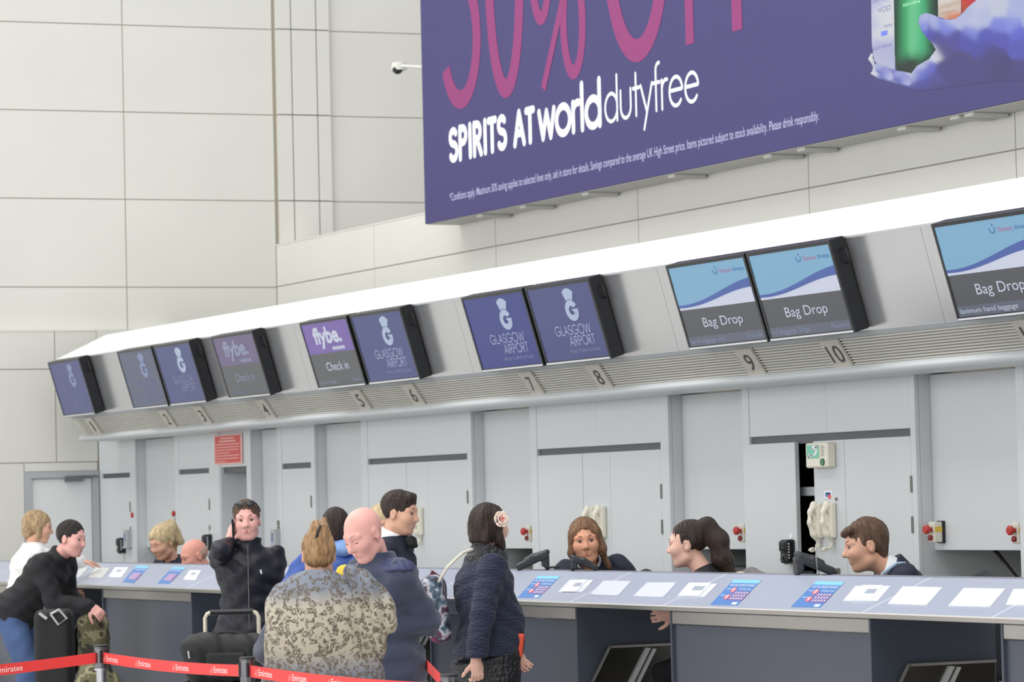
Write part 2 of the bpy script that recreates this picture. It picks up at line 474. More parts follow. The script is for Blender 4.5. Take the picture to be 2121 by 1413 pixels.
# shallow pilaster and the wall beyond it
sp = [wsz(x, 300, UO)[0] for x in (573, 604, 656, 684)]
for i, (a, b) in enumerate(zip(sp[:-1], sp[1:])):
    for c, d in zip(zr[1:-1], zr[2:]): wpanel(a, b, c, d, UO+0.05, wall_left, t=0.08, g=0.005)
for k in range(2):
    for c, d in zip(zr[1:-1], zr[2:]): wpanel(sp[3]+k*sw, sp[3]+(k+1)*sw, c, d, UO, wall_left)
# lower end wall: proud panels, leaving the doorway free
sj = wsz(115, 820)[0]; z765 = wsz(60, 765)[1]; z958 = wsz(60, 959)[1]
sd0, zd1 = wsz(50, 978); sd1 = wsz(203, 978)[0]
wl_s = [sj-1.6*k for k in range(6, -1, -1)]+[0.0]; wpanel(0.0, .7, z765, zl, 0.0, wall_left, g=.0, t=.13)
for a, b in zip(wl_s[:-1], wl_s[1:]):
    for c, d in ((z765, zl), (z958, z765)): wpanel(a, b, c, d, 0.0, wall_left)
for a, b in zip(wl_s[:-2], wl_s[1:-1]):
    b2 = min(b, sd0)
    if b2 > a: wpanel(a, b2, 0.0, z958, 0.0, wall_left)
wpanel(sd0, sd1, zd1, z958, 0.0, wall_left, g=0.004)
MB().obox(wpt(-12, zl-0.012, UO), WD*12, UPV*0.012, WN*(-UO+0.004)).build('ledge', WHITE_PANEL, wall_left)
# white service door in the end wall
door = thing('door_1', 'white service door with grey frame in the end wall', 'door', wpt((sd0+sd1)/2, 0), kind='structure')
fw = 0.06
mb = MB()
mb.obox(wpt(sd0, 0, -0.02), WD*fw, UPV*zd1, WN*0.05); mb.obox(wpt(sd1-fw, 0, -0.02), WD*fw, UPV*zd1, WN*0.05); mb.obox(wpt(sd0+fw, zd1-fw, -0.02), WD*(sd1-sd0-2*fw), UPV*fw, WN*0.05)
mb.build('door_frame', GREYTRIM, door)
dl = MB().obox(wpt(sd0+fw+.005, 0.01, -0.025), WD*(sd1-sd0-2*fw-.01), UPV*(zd1-fw-0.016), WN*0.03).build('door_leaf', DOORWHITE, door)
c0 = wsz(133, 990)
mb = MB().obox(wpt(c0[0], c0[1]-.035, 0.006), WD*0.16, UPV*0.05, WN*0.05).obox(wpt(c0[0]+.1, c0[1], 0.02), WD*0.2, UPV*0.018, WN*0.02)
mb.build('door_closer', mat('closer_grey', (120, 124, 128), .4, metal=.5), door)

# low panelled wall behind the canopy (it carries the advertisement)
YP = float(atP(573, 560, PC+WN*UO, WN)[1])
zpt = float(atY(877, 441, YP)[2]); zpj = float(atY(1400, 441, YP)[2]); zpj = float(atY(2121, 307, YP)[2])
XP0 = float(atY(573, 560, YP)[0])
wb = single(MB().box((XP0-.6, YP+0.008, 0), (-7, YP+0.28, zpt-0.01)), 'wall_back', JOINT, 'low cream panelled wall behind the check-in canopy', 'wall', (-20, YP, 0), kind='structure')
xj = [XP0]+[float(atY(x, y, YP)[0]) for x, y in ((775, 520), (1026, 470), (1321, 410), (1675, 370), (2103, 280))]
xj += [xj[-1]+2.2, xj[-1]+4.4, xj[-1]+6.6]
for a, b in zip(xj[:-1], xj[1:]):
    for c, d in ((2.9, zpj), (zpj, zpt)):
        MB().box((a+.005, YP, c+.005), (b-.005, YP+.03, d-.005)).build('panel', WHITE_PANEL, wb)
MB().box((XP0-.6, YP-.004, zpt-.012), (-7, YP+.3, zpt)).build('coping', WHITE_PANEL, wb)

# ------------------------------------------------------------------ canopy
def cyz(C, k): return (C*CT, 1.6+k*C)          # row line: perpendicular distance and height
XL, XR = -28.8, -8.5
sb, stp = cyz(10.55, .067), cyz(10.44, .0815)       # grille bottom / top
pb, ptp = cyz(10.42, .0838), cyz(10.27, .1325)      # panel bottom / top
A = cyz(10.8, .1483)
tilt = np.array([0, ptp[0]-pb[0], ptp[1]-pb[1]]); tilt /= np.linalg.norm(tilt)      # up along the leaning face
tn = np.array([0, -tilt[2], tilt[1]])                                              # outwards
canopy = thing('check_in_canopy', 'long leaning canopy with white top, silver panels and slatted grille over the desks', 'canopy', (-18, YC, 2.25))
MB().prism([ptp, (ptp[0]-.012, ptp[1]+.01), (A[0], A[1]), (A[0]+.9, A[1]+.02), (A[0]+.9, A[1]-.03), (A[0], A[1]-.05), (ptp[0]+.05, ptp[1]-.02)], XL, XR).build('top_cover', TOPWHITE, canopy)
MB().prism([(sb[0]+.05, sb[1]), (stp[0]+.05, stp[1]), (pb[0]+.02, pb[1]), (ptp[0]+.03, ptp[1]-.02), (A[0]+.02, A[1]-.06), (YC+.5, A[1]-.06), (YC+.5, sb[1]), ], XL+.02, XR).build('core', DARKGAP, canopy)
# end cheek
# silver panels between the joints
pxj = [XL]+[float(atY(x, y, 9.34)[0]) for x, y in ((1385, 640), )]
step = 2.857
xs = sorted([pxj[1]+step*k for k in range(-5, 4)]); xs = [x for x in xs if x > XL+.3 and x < XR-.3]
xs = [XL]+xs+[XR]
for a, b in zip(xs[:-1], xs[1:]):
    MB().prism([pb, ptp, (ptp[0]+.02, ptp[1]), (pb[0]+.02, pb[1])], a+.0015, b-.0015).build('panel', CANPANEL, canopy)
# ledge above the grille
MB().prism([(stp[0]-.002, stp[1]), (pb[0]-.006, pb[1]), (pb[0]+.02, pb[1]+.004), (stp[0]+.03, stp[1])], XL, XR).build('ledge', GREYTRIM, canopy)
# rounded beam under the grille
bm_prof = [(sb[0]-.012, sb[1]), (sb[0]-.03, sb[1]-.006)]+[(sb[0]+.005-.05*math.cos(a), sb[1]-.028-.03*math.sin(a)) for a in np.linspace(0, 1.5, 8)]+[(YC-.012, sb[1]-.058), (YC-.012, sb[1])]
MB().prism(bm_prof, XL, XR).build('beam', PAINT, canopy, smooth=True)
# number plates and slats between them
plate_px = [(1, 195, 883), (2, 349, 869), (3, 422, 859), (4, 553, 847), (5, 749, 829), (6, 859, 816), (7, 1103, 793), (8, 1244, 783), (9, 1557, 749), (10, 1735, 731), (11, 2138, 690)]
ym = (sb[0]+stp[0])/2
pw = float(atY(1567, 721, stp[0])[0]-atY(1533, 724, stp[0])[0])
gt = np.array([0, stp[0]-sb[0], stp[1]-sb[1]]); gl = np.linalg.norm(gt); gt /= gl; gn = np.array([0, -gt[2], gt[1]])
UX = np.array([1.0, 0, 0])
NW = 'zero one two three four five six seven eight nine ten eleven'.split()
edges = [XL+.02]
for n, x, y in plate_px:
    xc = float(atY(x, y, ym)[0]); x0, x1 = xc-pw/2, xc+pw/2
    O = np.array([x0, sb[0], sb[1]])
    pl = thing('number_plate', f'steel desk number plate with the numeral {NW[n]} on the slatted grille', 'number plate', O+np.array([pw/2, 0, 0]), 'desk number plates')
    MB().obox(O-gt*.004, UX*pw, gt*(gl+.008), gn*.014).build('plate', PLATE, pl)
    mt = MB(); s_ = str(n); wtx = pw*(.34 if n in (1, 7) else .42 if n < 10 else .74)
    if n in (1,): wtx = pw*.2
    if n == 11: wtx = pw*.6
    put_text(mt, s_, O+UX*(pw*.5-wtx/2)+gt*gl*.2+gn*.0155, UX, gt, gl*.6, wtx, 0.004)
    mt.build('numeral', NUMINK, pl)
    edges += [x0-.004, x1+.004]
edges.append(XR)
NS = 10
slat_mesh = {}
for a, b in zip(edges[0::2], edges[1::2]):
    for k in range(NS):
        O = np.array([a, sb[0], sb[1]])+gt*(gl*(k+.22)/NS)
        MB().obox(O-gn*.02, UX*(b-a), gt*(gl/NS*.46), gn*.022).build('slat', SLAT, canopy)

# ------------------------------------------------------------------ display screens
ST_, SB_ = cyz(10.15, .1329), cyz(10.31, .0837)
su = np.array([0, ST_[0]-SB_[0], ST_[1]-SB_[1]]); SH = float(np.linalg.norm(su)); su /= SH; sn = np.array([0, -su[2], su[1]])
E_NAVY = mat('screen_navy', (66, 74, 128), 0.25, emit=0.52)
E_NAVY2 = mat('screen_deep_navy', (50, 60, 132), 0.25, emit=0.52)
E_SLATE = mat('screen_dull_slate', (84, 92, 118), 0.25, emit=0.52)
E_PURPLE = mat('screen_purple', (116, 92, 168), 0.25, emit=0.52)
E_PURPLED = mat('screen_dull_purple', (104, 92, 132), 0.25, emit=0.52)
E_GREY = mat('screen_grey', (84, 86, 92), 0.25, emit=0.52)
E_SKY = mat('screen_sky_blue', (126, 174, 206), 0.25, emit=0.52)
E_PALE = mat('screen_pale', (206, 212, 230), 0.25, emit=0.52)
E_WAVE = mat('screen_wave_blue', (74, 98, 170), 0.25, emit=0.52)
E_TXT = mat('screen_text_white', (200, 206, 224), 0.3, emit=0.52)
E_TXTG = mat('screen_text_soft', (176, 182, 212), 0.3, emit=0.52)
E_TXTD = mat('screen_text_dim', (140, 148, 176), 0.3, emit=0.52)
E_TXTF = mat('screen_text_faint', (112, 120, 160), 0.3, emit=0.52)
E_BLUT = mat('screen_text_blue', (74, 120, 176), 0.3, emit=0.52)
E_PINK = mat('screen_text_pink', (176, 120, 160), 0.3, emit=0.52)
LOGO = mat('screen_logo_pale_blue', (172, 186, 212), 0.3, emit=0.52)
LOGOD = mat('screen_logo_dim', (128, 140, 178), 0.3, emit=0.52)
CHROME = mat('bright_edge', (236, 237, 240), 0.3, metal=0.3)
def crest(mb, O, U, Vv, w):
    """round letter G under a fan: two plates of flat print, w = ring diameter"""
    r = w/2
    outer = arc(r, r, r, r, 28, 352, 40); inner = arc(r, r, r*.46, r*.46, 330, 40, 28)
    mid = [(r*1.46, r*.9), (r*1.25, r*.9)]
    # ring as quads
    n = 40; a0, a1 = 30, 350
    for i in range(n):
        t0, t1 = math.radians(a0+(a1-a0)*i/n), math.radians(a0+(a1-a0)*(i+1)/n)
        mb.plate([(r+r*math.cos(t0), r+r*math.sin(t0)), (r+r*math.cos(t1), r+r*math.sin(t1)), (r+r*.42*math.cos(t1), r+r*.42*math.sin(t1)), (r+r*.42*math.cos(t0), r+r*.42*math.sin(t0))], O, U, Vv, np.cross(U, Vv), 0)
    mb.plate([(r*.95, r*1.12), (r*2.0, r*1.12), (r*1.96, r*.8), (r*1.35, r*.55), (r*1.25, r*.9)], O, U, Vv, np.cross(U, Vv), 0)
    fan = arc(r, r, r*1.18, r*1.18, 58, 122, 10)+[(r-.98*r, r*2.72)]+arc(r, r*1.9, r*1.08, r*1.1, 150, 30, 12)+[(r+.98*r, r*2.72)]
    fan = [(r-.55*r, r*2.06)]+arc(r, r*.9, r*1.16, r*1.16, 118, 62, 8)+[(r+.55*r, r*2.06), (r+.92*r, r*2.78)]+arc(r, r*2.2, r*1.02, r*.92, 36, 144, 12)
    mb.plate(fan, O, U, Vv, np.cross(U, Vv), 0)
def screen(xl, yl, xr, yr, kind, label):
    x0 = float(atY(xl, yl, ST_[0])[0]); x1 = float(atY(xr, yr, ST_[0])[0]); w = x1-x0
    O = np.array([x0, SB_[0], SB_[1]])
    t = thing('display_screen', label, 'screen', O+UX*w/2, 'display screens under the canopy top')
    TK = .085; bz = .02
    MB().obox(O-sn*TK, UX*w, su*SH, sn*(TK-.012)).build('housing', BLACKP, t)
    f = MB()
    f.obox(O-sn*.013, UX*bz, su*SH, sn*.017); f.obox(O+UX*(w-bz)-sn*.013, UX*bz, su*SH, sn*.017)
    f.obox(O+UX*bz-sn*.013, UX*(w-2*bz), su*bz, sn*.017); f.obox(O+UX*bz+su*(SH-bz)-sn*.013, UX*(w-2*bz), su*bz, sn*.017)
    f.build('bezel', BLACKG, t)
    MB().obox(O+UX*.01+su*.004-sn*.004, UX*(w-.02), su*.010, sn*.012).build('lower_edge', CHROME, t)
    # wall bracket and side handle
    MB().obox(O+UX*w*.3+su*SH*.35-sn*.114, UX*w*.4, su*SH*.3, sn*(.114-TK)).build('bracket', BLACKP, t)
    hp = O+UX*w-sn*.06
    MB().tube([hp+su*SH*.88, hp+UX*.035+su*SH*.87, hp+UX*.04+su*SH*.80, hp+UX*.035+su*SH*.73, hp+su*SH*.72], .006, 8).build('handle', BLACKP, t, smooth=True)
    iw, ih = w-2*bz, SH-2*bz; P = O+UX*bz+su*bz+sn*.001
    def area_(name, u0, u1, v0, v1, m, e=0.0):
        return MB().obox(P+UX*u0*iw+su*v0*ih-sn*.006, UX*(u1-u0)*iw, su*(v1-v0)*ih, sn*(.006+e)).build(name, m, t)
    E = sn*.0022
    def txt(s_, u, v, h, wd_, m, off=0.0, par=None, name='lettering'):
        q = MB(); put_text(q, s_, P+UX*u*iw+su*v*ih+E, UX, su, h*ih, wd_*iw, off); o = q.build(name, m, t)
        if h < .07: o['kind'] = 'stuff'
    def stx(s_, u, v, h, wd_, m, sw):
        q = MB(); put_strokes(q, s_, P+UX*u*iw+su*v*ih+E, UX, su, h*ih, wd_*iw, sw, .06); q.build('lettering', m, t)
    if kind[0] == 'G':
        base, lg, tx, tf = {'G1': (E_NAVY, LOGO, E_TXTG, E_TXTD), 'G2': (E_NAVY2, LOGO, E_TXTG, E_TXTD), 'G3': (E_SLATE, LOGOD, E_TXTF, E_TXTF), 'G4': (E_NAVY, LOGOD, E_TXTF, E_TXTF), 'G5': (E_NAVY, LOGO, E_TXTD, E_TXTF)}[kind]
        area_('screen_face', 0, 1, 0, 1, base)
        q = MB(); crest(q, P+UX*.53*iw+su*.51*ih+E, UX*1.28, su, .285*ih); q.build('emblem', lg, t)
        stx('GLASGOW', .27, .335, .125, .57, tx, .0062); stx('AIRPORT', .46, .185, .125, .40, tx, .0062)
        txt('PROUD TO SERVE SCOTLAND', .42, .09, .04, .49, tf)
    elif kind[0] == 'F':
        pu, tx, tf = (E_PURPLE, E_TXT, E_TXTD) if kind == 'F1' else (E_PURPLED, E_TXTD, E_TXTF)
        area_('screen_face', 0, 1, 0, .52, E_GREY); area_('purple_banner', 0, 1, .52, 1, pu)
        txt('flybe.', .2, .68, .24, .6, tx, .035)
        q = MB()
        for k in range(6): q.obox(P+UX*(.55+.045*k)*iw+su*.555*ih+E*.5, UX*.034*iw, su*.05*ih, sn*.001)
        q.build('tagline_blocks', tx, t)
        txt('Check in', .3, .24, .13, .48, tx)
        txt('One piece of hand baggage only', .06, .045, .05, .42, tf); txt('Maxim', .78, .045, .05, .18, tf)
    else:
        area_('screen_face', 0, 1, 0, .46, E_GREY); area_('pale_band', 0, 1, .46, .70, E_PALE); area_('sky_banner', 0, 1, .70, 1, E_SKY)
        def wave(u): return .60-.09*math.cos((u-.12)*3.3) + .03*u
        n = 30; us = [i/n for i in range(n+1)]
        q = MB(); q.plate([(u*iw, (wave(u)-.025-.05*u*u)*ih) for u in us]+[(u*iw, (wave(u)+.008+.03*u)*ih) for u in us[::-1]], P+E*.75, UX, su, sn, 0); q.build('wave', E_WAVE, t)
        q = MB(); q.plate([(u*iw, wave(u)*ih) for u in us]+[(iw, .73*ih), (0, .73*ih)], P+E*.5, UX, su, sn, 0); q.build('sky_edge', E_SKY, t)
        q = MB(); sm = arc(0, .02, .028*iw, .05*ih, 180, 360, 12); stroke(q, sm, .007, P+UX*.60*iw+su*.86*ih+E, UX, su)
        q.plate(arc(0, 0, .006, .006, 0, 330, 11), P+UX*.61*iw+su*.935*ih+E, UX, su, sn, 0); q.build('smile_logo', E_BLUT, t)
        txt('Thomson', .655, .855, .05, .155, E_PINK, .01); txt('Airways', .83, .855, .05, .145, E_BLUT, .005)
        txt('Bag Drop', .26, .225, .115, .52, E_TXT)
        area_('ticker_band', 0, 1, 0, .115, mat('screen_ticker', (96, 102, 118), .25, emit=.55), .0005)
        l, r = {'T9': ('hand baggage only', 'One pie'), 'T10': ('nd baggage 5kgs', 'Maximum'), 'T11': ('laximum hand baggage', 'size')}[kind]
        txt(l, .03, .035, .055, .47 if kind != 'T11' else .62, E_TXTD if kind != 'T11' else E_TXT); txt(r, .77, .035, .055, .21 if kind == 'T10' else .2, E_TXTD)
screen(99, 757, 163, 748, 'G4', 'faint navy airport screen at the far end above plate 1')
screen(242, 735, 313, 721, 'G3', 'dull slate airport screen above plate 2')
screen(317, 720, 391, 708, 'G5', 'navy airport screen above plate 3, right of the dull slate one')
screen(437, 702, 522, 689, 'F2', 'dim purple and grey check in screen above plate 4')
screen(620, 670, 717, 656, 'F1', 'bright purple and grey check in screen above plate 5')
screen(724, 654, 828, 639, 'G1', 'navy airport screen above plate 6, right of the bright purple one')
screen(955, 619, 1081, 601, 'G2', 'deep blue airport screen above plate 7')
screen(1087, 600, 1219, 576, 'G1', 'navy airport screen above plate 8, with black side toward the grey panel')
screen(1379, 551.5, 1541, 527.5, 'T9', 'sky blue bag drop screen above plate 9, ticker reading hand baggage only')
screen(1545, 525, 1718, 502.5, 'T10', 'sky blue bag drop screen above plate 10, ticker ending in Maximum')
screen(1929, 466, 2131, 433, 'T11', 'sky blue bag drop screen cut by the right edge of the photo')
# ------------------------------------------------------------------ advertisement above the canopy
YS = YP-0.31
zs0 = float(atY(1500, 336.5, YS)[2]); xs0 = float(atY(879, 380, YS)[0]); xs1 = xs0+11.2; zs1 = zs0+3.3
def dim(c, f): return tuple((lambda v: 255*(12.92*v if v <= .0031308 else 1.055*v**(1/2.4)-.055))(lin(k)*f) for k in c)
PDIM = .5
PURP = mat('poster_violet', dim((100, 94, 156), PDIM), 0.6, spec=.25, vary=(0.5, 0.03))
MAGE = mat('poster_magenta', dim((196, 90, 160), PDIM), 0.6, spec=.25)
PWHITE = mat('poster_white', (248, 249, 255), 0.4, emit=0.6)
PLILAC = mat('poster_small_print', (200, 200, 238), 0.4, emit=0.5)
SIGNBOX = mat('sign_casing', (206, 205, 200), 0.5)
sign = thing('advertising_board', 'huge violet lightbox advertisement with magenta 50% OFF on the back wall', 'advertisement', ((xs0+xs1)/2, YP, zs0))
MB().box((xs0, YS+.02, zs0), (xs1, YP-.005, zs1)).build('casing', SIGNBOX, sign)
MB().box((xs0, YS, zs0+.004), (xs1, YS+.02, zs1)).build('poster_face', PURP, sign)
def spx(x, y): p = atY(x, y, YS); return (float(p[0]), float(p[2]))
NZ = np.array([0, -1.0, 0]); UZ = UPV
def sO(x, y, e=.002): X, Z = spx(x, y); return np.array([X, YS-e, Z])
# SPIRITS AT worlddutyfree
def letters(word, O, h, w, sw, track):
    """each character of a headline is a piece of its own"""
    tot = sum(GL[c][0]+track for c in word)-track; x = 0.0
    for c in word:
        if c != ' ': q = MB(); put_strokes(q, c, V3(O)+UX*(x*w/tot), UX, UZ, h, GL[c][0]*w/tot, sw); q.build('character', PWHITE, sign)
        x += GL[c][0]+track
xa, za = spx(932, 330); xb, zb = spx(1107, 293); hC = spx(932, 268)[1]-za
zbase = (za+zb)/2
O = np.array([xa, YS-.002, zbase])
letters('SPIRITS AT', O, hC, xb-xa, .062, .12)
xc = spx(1117, 285)[0]; xd = spx(1247, 262)[0]; xe = spx(1253, 258)[0]; xf = spx(1450, 210)[0]
hl = (spx(1213, 172)[1]-spx(1213, 264)[1])
O2 = np.array([xc, YS-.002, spx(1135, 284)[1]])
letters('world', O2, hl, xd-xc, .06, .04)
O3 = np.array([xe, YS-.002, spx(1265, 253)[1]])
O3[2] = O2[2]
letters('dutyfree', O3, hl, xf-xe, .028, .03)
# 50% OFF: only the lower part falls in the photograph, the letters are whole
hB = 1.9
z5 = spx(960, 224)[1]
def big():
    def el(q, x0, y0, x1, y1, zb_, h, sw):   # ellipse between two pixel columns with its foot at zb_
        a, b = spx(x0, y0)[0], spx(x1, y1)[0]
        stroke(q, arc((a+b)/2, zb_+h/2, (b-a)/2-sw/2, h/2-sw/2, 0, 360, 48), sw, OS, UX, UZ, cap=False); return q
    OS = (0, YS-.002, 0); sw = .15
    def done(q): q.build('character', MAGE, sign)
    x0, x1 = spx(928, 200)[0], spx(997, 120)[0]; w = x1-x0; zb0 = spx(955, 226)[1]
    q = MB(); stroke(q, arc(x0+w*.40, zb0+.56, w*.60-sw/2, .56-sw/2, 205, 470, 34), sw, OS, UX, UZ, cap=False)
    stroke(q, [(x0+w*.12, zb0+.92), (x0+w*.26, zb0+hB)], sw*.75, (0, YS-.0024, 0), UX, UZ, cap=False); stroke(q, [(x0+w*.24, zb0+hB-.06), (x1, zb0+hB-.06)], sw, (0, YS-.0028, 0), UX, UZ, cap=False); done(q)
    done(el(MB(), 1010, 200, 1089, 150, spx(1048, 204)[1], hB, sw))
    q = MB(); el(q, 1098, 40, 1145, 30, spx(1120, 53)[1], .86, sw*.72); el(q, 1163, 150, 1215, 110, spx(1188, 165)[1], .86, sw*.72)
    a = spx(1126, 184); b = spx(1166, 0); stroke(q, [a, (a[0]+(b[0]-a[0])*1.6, a[1]+(b[1]-a[1])*1.6)], .085, (0, YS-.003, 0), UX, UZ, cap=False); o = q.build('percent_mark', MAGE, sign); o['kind'] = 'stuff'
    done(el(MB(), 1253, 100, 1393, 70, spx(1318, 130)[1], hB, sw*1.12))
    for (x0_, y_, x1_) in ((1421, 94, 1438), (1517, 66, 1538)):
        q = MB(); A_, B_ = spx(x0_, y_), spx(x1_, y_)
        q.plate([(A_[0], A_[1]), (B_[0], A_[1]), (B_[0], A_[1]+hB), (A_[0], A_[1]+hB)], OS, UX, UZ, NZ, 0)
        for zz in (hB-.14, hB*.52): q.plate([(B_[0], A_[1]+zz), (B_[0]+.42, A_[1]+zz), (B_[0]+.42, A_[1]+zz+.14), (B_[0], A_[1]+zz+.14)], OS, UX, UZ, NZ, 0)
        done(q)
big()
xa, za = spx(932, 414); xb, zb = spx(1697, 252)
q = MB(); put_text(q, '*Conditions apply. Maximum 50% saving applies to selected lines only, ask in store for details. Savings compared to the average UK High Street price. Items pictured subject to stock availability. Please drink responsibly.',
                   (xa, YS-.002, (za+zb)/2), UX, UZ, .062, xb-xa, 0.006); q.build('small_print', PLILAC, sign)['kind'] = 'stuff'
# printed picture: hand with bottles (flat print, coloured by its own vertex colours)
pm = bpy.data.materials.new('printed_picture'); pm.use_nodes = True
_b = pm.node_tree.nodes['Principled BSDF']; _a = pm.node_tree.nodes.new('ShaderNodeAttribute'); _a.attribute_name = 'print'
pm.node_tree.links.new(_a.outputs['Color'], _b.inputs['Base Color']); pm.node_tree.links.new(_a.outputs['Color'], _b.inputs['Emission Color'])
_b.inputs['Emission Strength'].default_value = 0.0; _b.inputs['Roughness'].default_value = 0.6; _b.inputs['Specular IOR Level'].default_value = .25
def zp(zx, zy): return (1780+zx/6.22, zy/6.22)
def print_patch(name, poly, samples, e, step=12, sig=58.0):
    """polygon and colour samples given in a finer grid over the poster's corner"""
    n = len(poly); x_lo, x_hi = min(p[0] for p in poly), max(p[0] for p in poly)
    xs_ = sorted([x for x in np.arange(x_lo, x_hi, step)]+[p[0]+d for p in poly for d in (-.02, .02) if x_lo < p[0]+d < x_hi]+[x_hi])
    vs, fs, cs = [], [], []
    S = np.array([(s[0], s[1]) for s in samples], float); Cc = np.array([[lin(k)*PDIM for k in s[2]] for s in samples])
    def spans(x):
        ys = []
        for i in range(n):
            (xa_, ya_), (xb_, yb_) = poly[i], poly[(i+1) % n]
            if (xa_ <= x) != (xb_ <= x): ys.append(ya_+(yb_-ya_)*(x-xa_)/(xb_-xa_))
        ys.sort(); return list(zip(ys[0::2], ys[1::2]))
    def colr(x, y):
        d2 = (S[:, 0]-x)**2+(S[:, 1]-y)**2; w = np.exp(-d2/(2*sig**2))+1e-7/(1+d2/1e4); return tuple((w[:, None]*Cc).sum(0)/w.sum())
    prev = None
    for x in xs_:
        x = min(x, max(p[0] for p in poly)-.01)
        sp_ = spans(x)
        rows = []
        for a, b in sp_:
            m = 24; r = []
            for k in range(m+1):
                y = a+(b-a)*k/m; px = zp(x, y); p = atY(px[0], px[1], YS-e)
                r.append(len(vs)); vs.append(tuple(p)); cs.append(colr(x, y)+(1,))
            rows.append(r)
        if prev is not None and len(prev) == len(rows):
            for r0, r1 in zip(prev, rows):
                fs += [(r0[k], r0[k+1], r1[k+1], r1[k]) for k in range(len(r0)-1)]
        prev = rows
    mb = MB(); mb.v = vs; mb.f = fs; o = mb.build(name, pm, sign)
    at_ = o.data.color_attributes.new('print', 'FLOAT_COLOR', 'POINT')
    at_.data.foreach_set('color', np.array(cs, np.float32).ravel())
    return o
BGV = (100, 94, 156)
print_patch('white_bottle_print', [(140, -900), (160, 560), (190, 780), (260, 860), (460, 900), (450, -900)],
    [(160, 0, (214, 216, 255)), (300, -300, (240, 242, 255)), (300, 200, (246, 248, 255)), (300, 420, (246, 248, 255)), (300, 600, (205, 208, 250)), (320, 780, (214, 218, 250)), (180, 300, (222, 226, 255)), (400, 700, (206, 212, 248))], .0006)
print_patch('green_bottle_print', [(430, -900), (455, 700), (480, 905), (620, 945), (760, 940), (1040, 560), (1010, -900)],
    [(x, y, c) for y in range(-800, 680, 90) for x, c in ((455, (44, 50, 60)), (500, (58, 84, 76)), (560, (72, 198, 128)), (690, (124, 226, 164)), (820, (88, 214, 150)), (890, (66, 150, 104)), (940, (54, 74, 66)), (990, (40, 46, 48)))]+[(x, y, (62, 74, 70)) for x in (500, 580, 660, 740, 820) for y in (820, 900)]+[(880, 740, (52, 92, 72)), (560, 740, (66, 150, 106)), (760, 720, (80, 176, 124))], .0009, sig=46)
print_patch('label_bottle_print', [(1000, -900), (1015, 215), (1120, 250), (1240, 240), (1310, 180), (1305, -900)],
    [(1100, 0, (244, 236, 228)), (1200, 100, (244, 238, 230)), (1080, 200, (236, 226, 216)), (1150, 235, (240, 140, 80)), (1240, 225, (245, 130, 70)), (1290, 60, (236, 220, 210)), (1100, -400, (240, 230, 220))], .0010)
print_patch('red_bottle_print', [(1308, -900), (1315, 190), (1500, 120), (1560, 0), (1560, -900)],
    [(1380, 0, (226, 60, 66)), (1340, 100, (236, 110, 70)), (1340, 150, (150, 70, 60)), (1480, 0, (230, 76, 96)), (1400, -300, (210, 50, 60))], .0008)
print_patch('hand_print', [(110, 760), (150, 690), (180, 690), (170, 740), (200, 830), (240, 815), (330, 850), (440, 900), (480, 910), (560, 920), (670, 945), (740, 850), (900, 760), (985, 640), (940, 560), (880, 500), (800, 400), (760, 290), (775, 200), (860, 165), (960, 195), (1060, 240), (1150, 255), (1240, 240), (1310, 190), (1400, 90), (1510, 0), (1700, -160), (2000, -160), (2600, 200), (2700, 900), (2300, 1020), (1600, 1060), (1000, 1150), (700, 1170), (560, 1110), (380, 1050), (250, 1015), (140, 945), (165, 920), (175, 860), (150, 810)],
    [(140, 760, (250, 252, 255)), (160, 710, (246, 248, 255)), (170, 940, (250, 252, 255)), (190, 860, (220, 224, 255)), (260, 860, (200, 206, 252)), (330, 920, (184, 190, 250)), (380, 1000, (196, 204, 255)), (300, 1010, (110, 112, 206)), (430, 960, (130, 130, 220)), (500, 960, (178, 184, 246)), (600, 1040, (170, 176, 244)), (560, 1100, (104, 106, 200)), (640, 1170, (100, 98, 168)), (690, 940, (225, 230, 255)), (800, 830, (220, 226, 255)), (960, 680, (236, 240, 255)), (760, 960, (124, 132, 236)), (880, 900, (122, 128, 232)), (960, 1000, (104, 104, 178)), (800, 1100, (104, 104, 190)),
     (1100, 900, BGV), (1400, 1000, BGV), (1000, 1180, BGV), (1300, 1160, BGV), (1600, 1150, BGV), (2000, 1130, BGV), (2300, 1100, BGV), (1600, 900, BGV), (2100, 950, BGV), (560, 1140, BGV), (380, 1070, (101, 97, 160)), (800, 1190, BGV), (1300, 800, BGV), (1800, 900, (94, 90, 146)), (1060, 620, (104, 98, 164)), (820, 260, (168, 178, 250)), (800, 330, (140, 148, 240)), (850, 190, (200, 206, 255)), (890, 400, (104, 104, 206)), (960, 300, (196, 204, 252)), (1080, 300, (150, 160, 255)), (1120, 370, (146, 156, 252)), (1020, 480, (100, 98, 178)), (1200, 500, (104, 100, 184)), (1150, 265, (214, 220, 255)), (1280, 240, (206, 214, 255)), (1400, 120, (206, 212, 250)), (1500, 60, (220, 226, 255)), (1480, 300, (214, 222, 255)), (1450, 420, (150, 160, 250)), (1600, 220, (210, 218, 255)), (1400, 520, (104, 104, 200)), (1600, 480, (108, 110, 214)), (1800, 120, (222, 228, 250)), (1800, 330, (150, 158, 250)), (1780, 480, (108, 108, 208)), (1600, 600, (100, 100, 190)), (2000, 160, (196, 206, 255)), (1980, 300, (160, 170, 255)), (2060, 420, (120, 126, 236)), (2100, 600, (110, 112, 210)), (1700, 700, (96, 92, 156)), (2200, 300, (200, 208, 255)), (2500, 700, (110, 112, 210))], .0014, sig=48)
print_patch('thumb_nail_print', [(766, 280), (780, 205), (850, 185), (884, 250), (878, 400), (868, 470), (800, 390)], [(800, 240, (190, 198, 255)), (830, 330, (160, 170, 250)), (860, 440, (122, 126, 228)), (850, 210, (206, 212, 255))], .0018, sig=40)
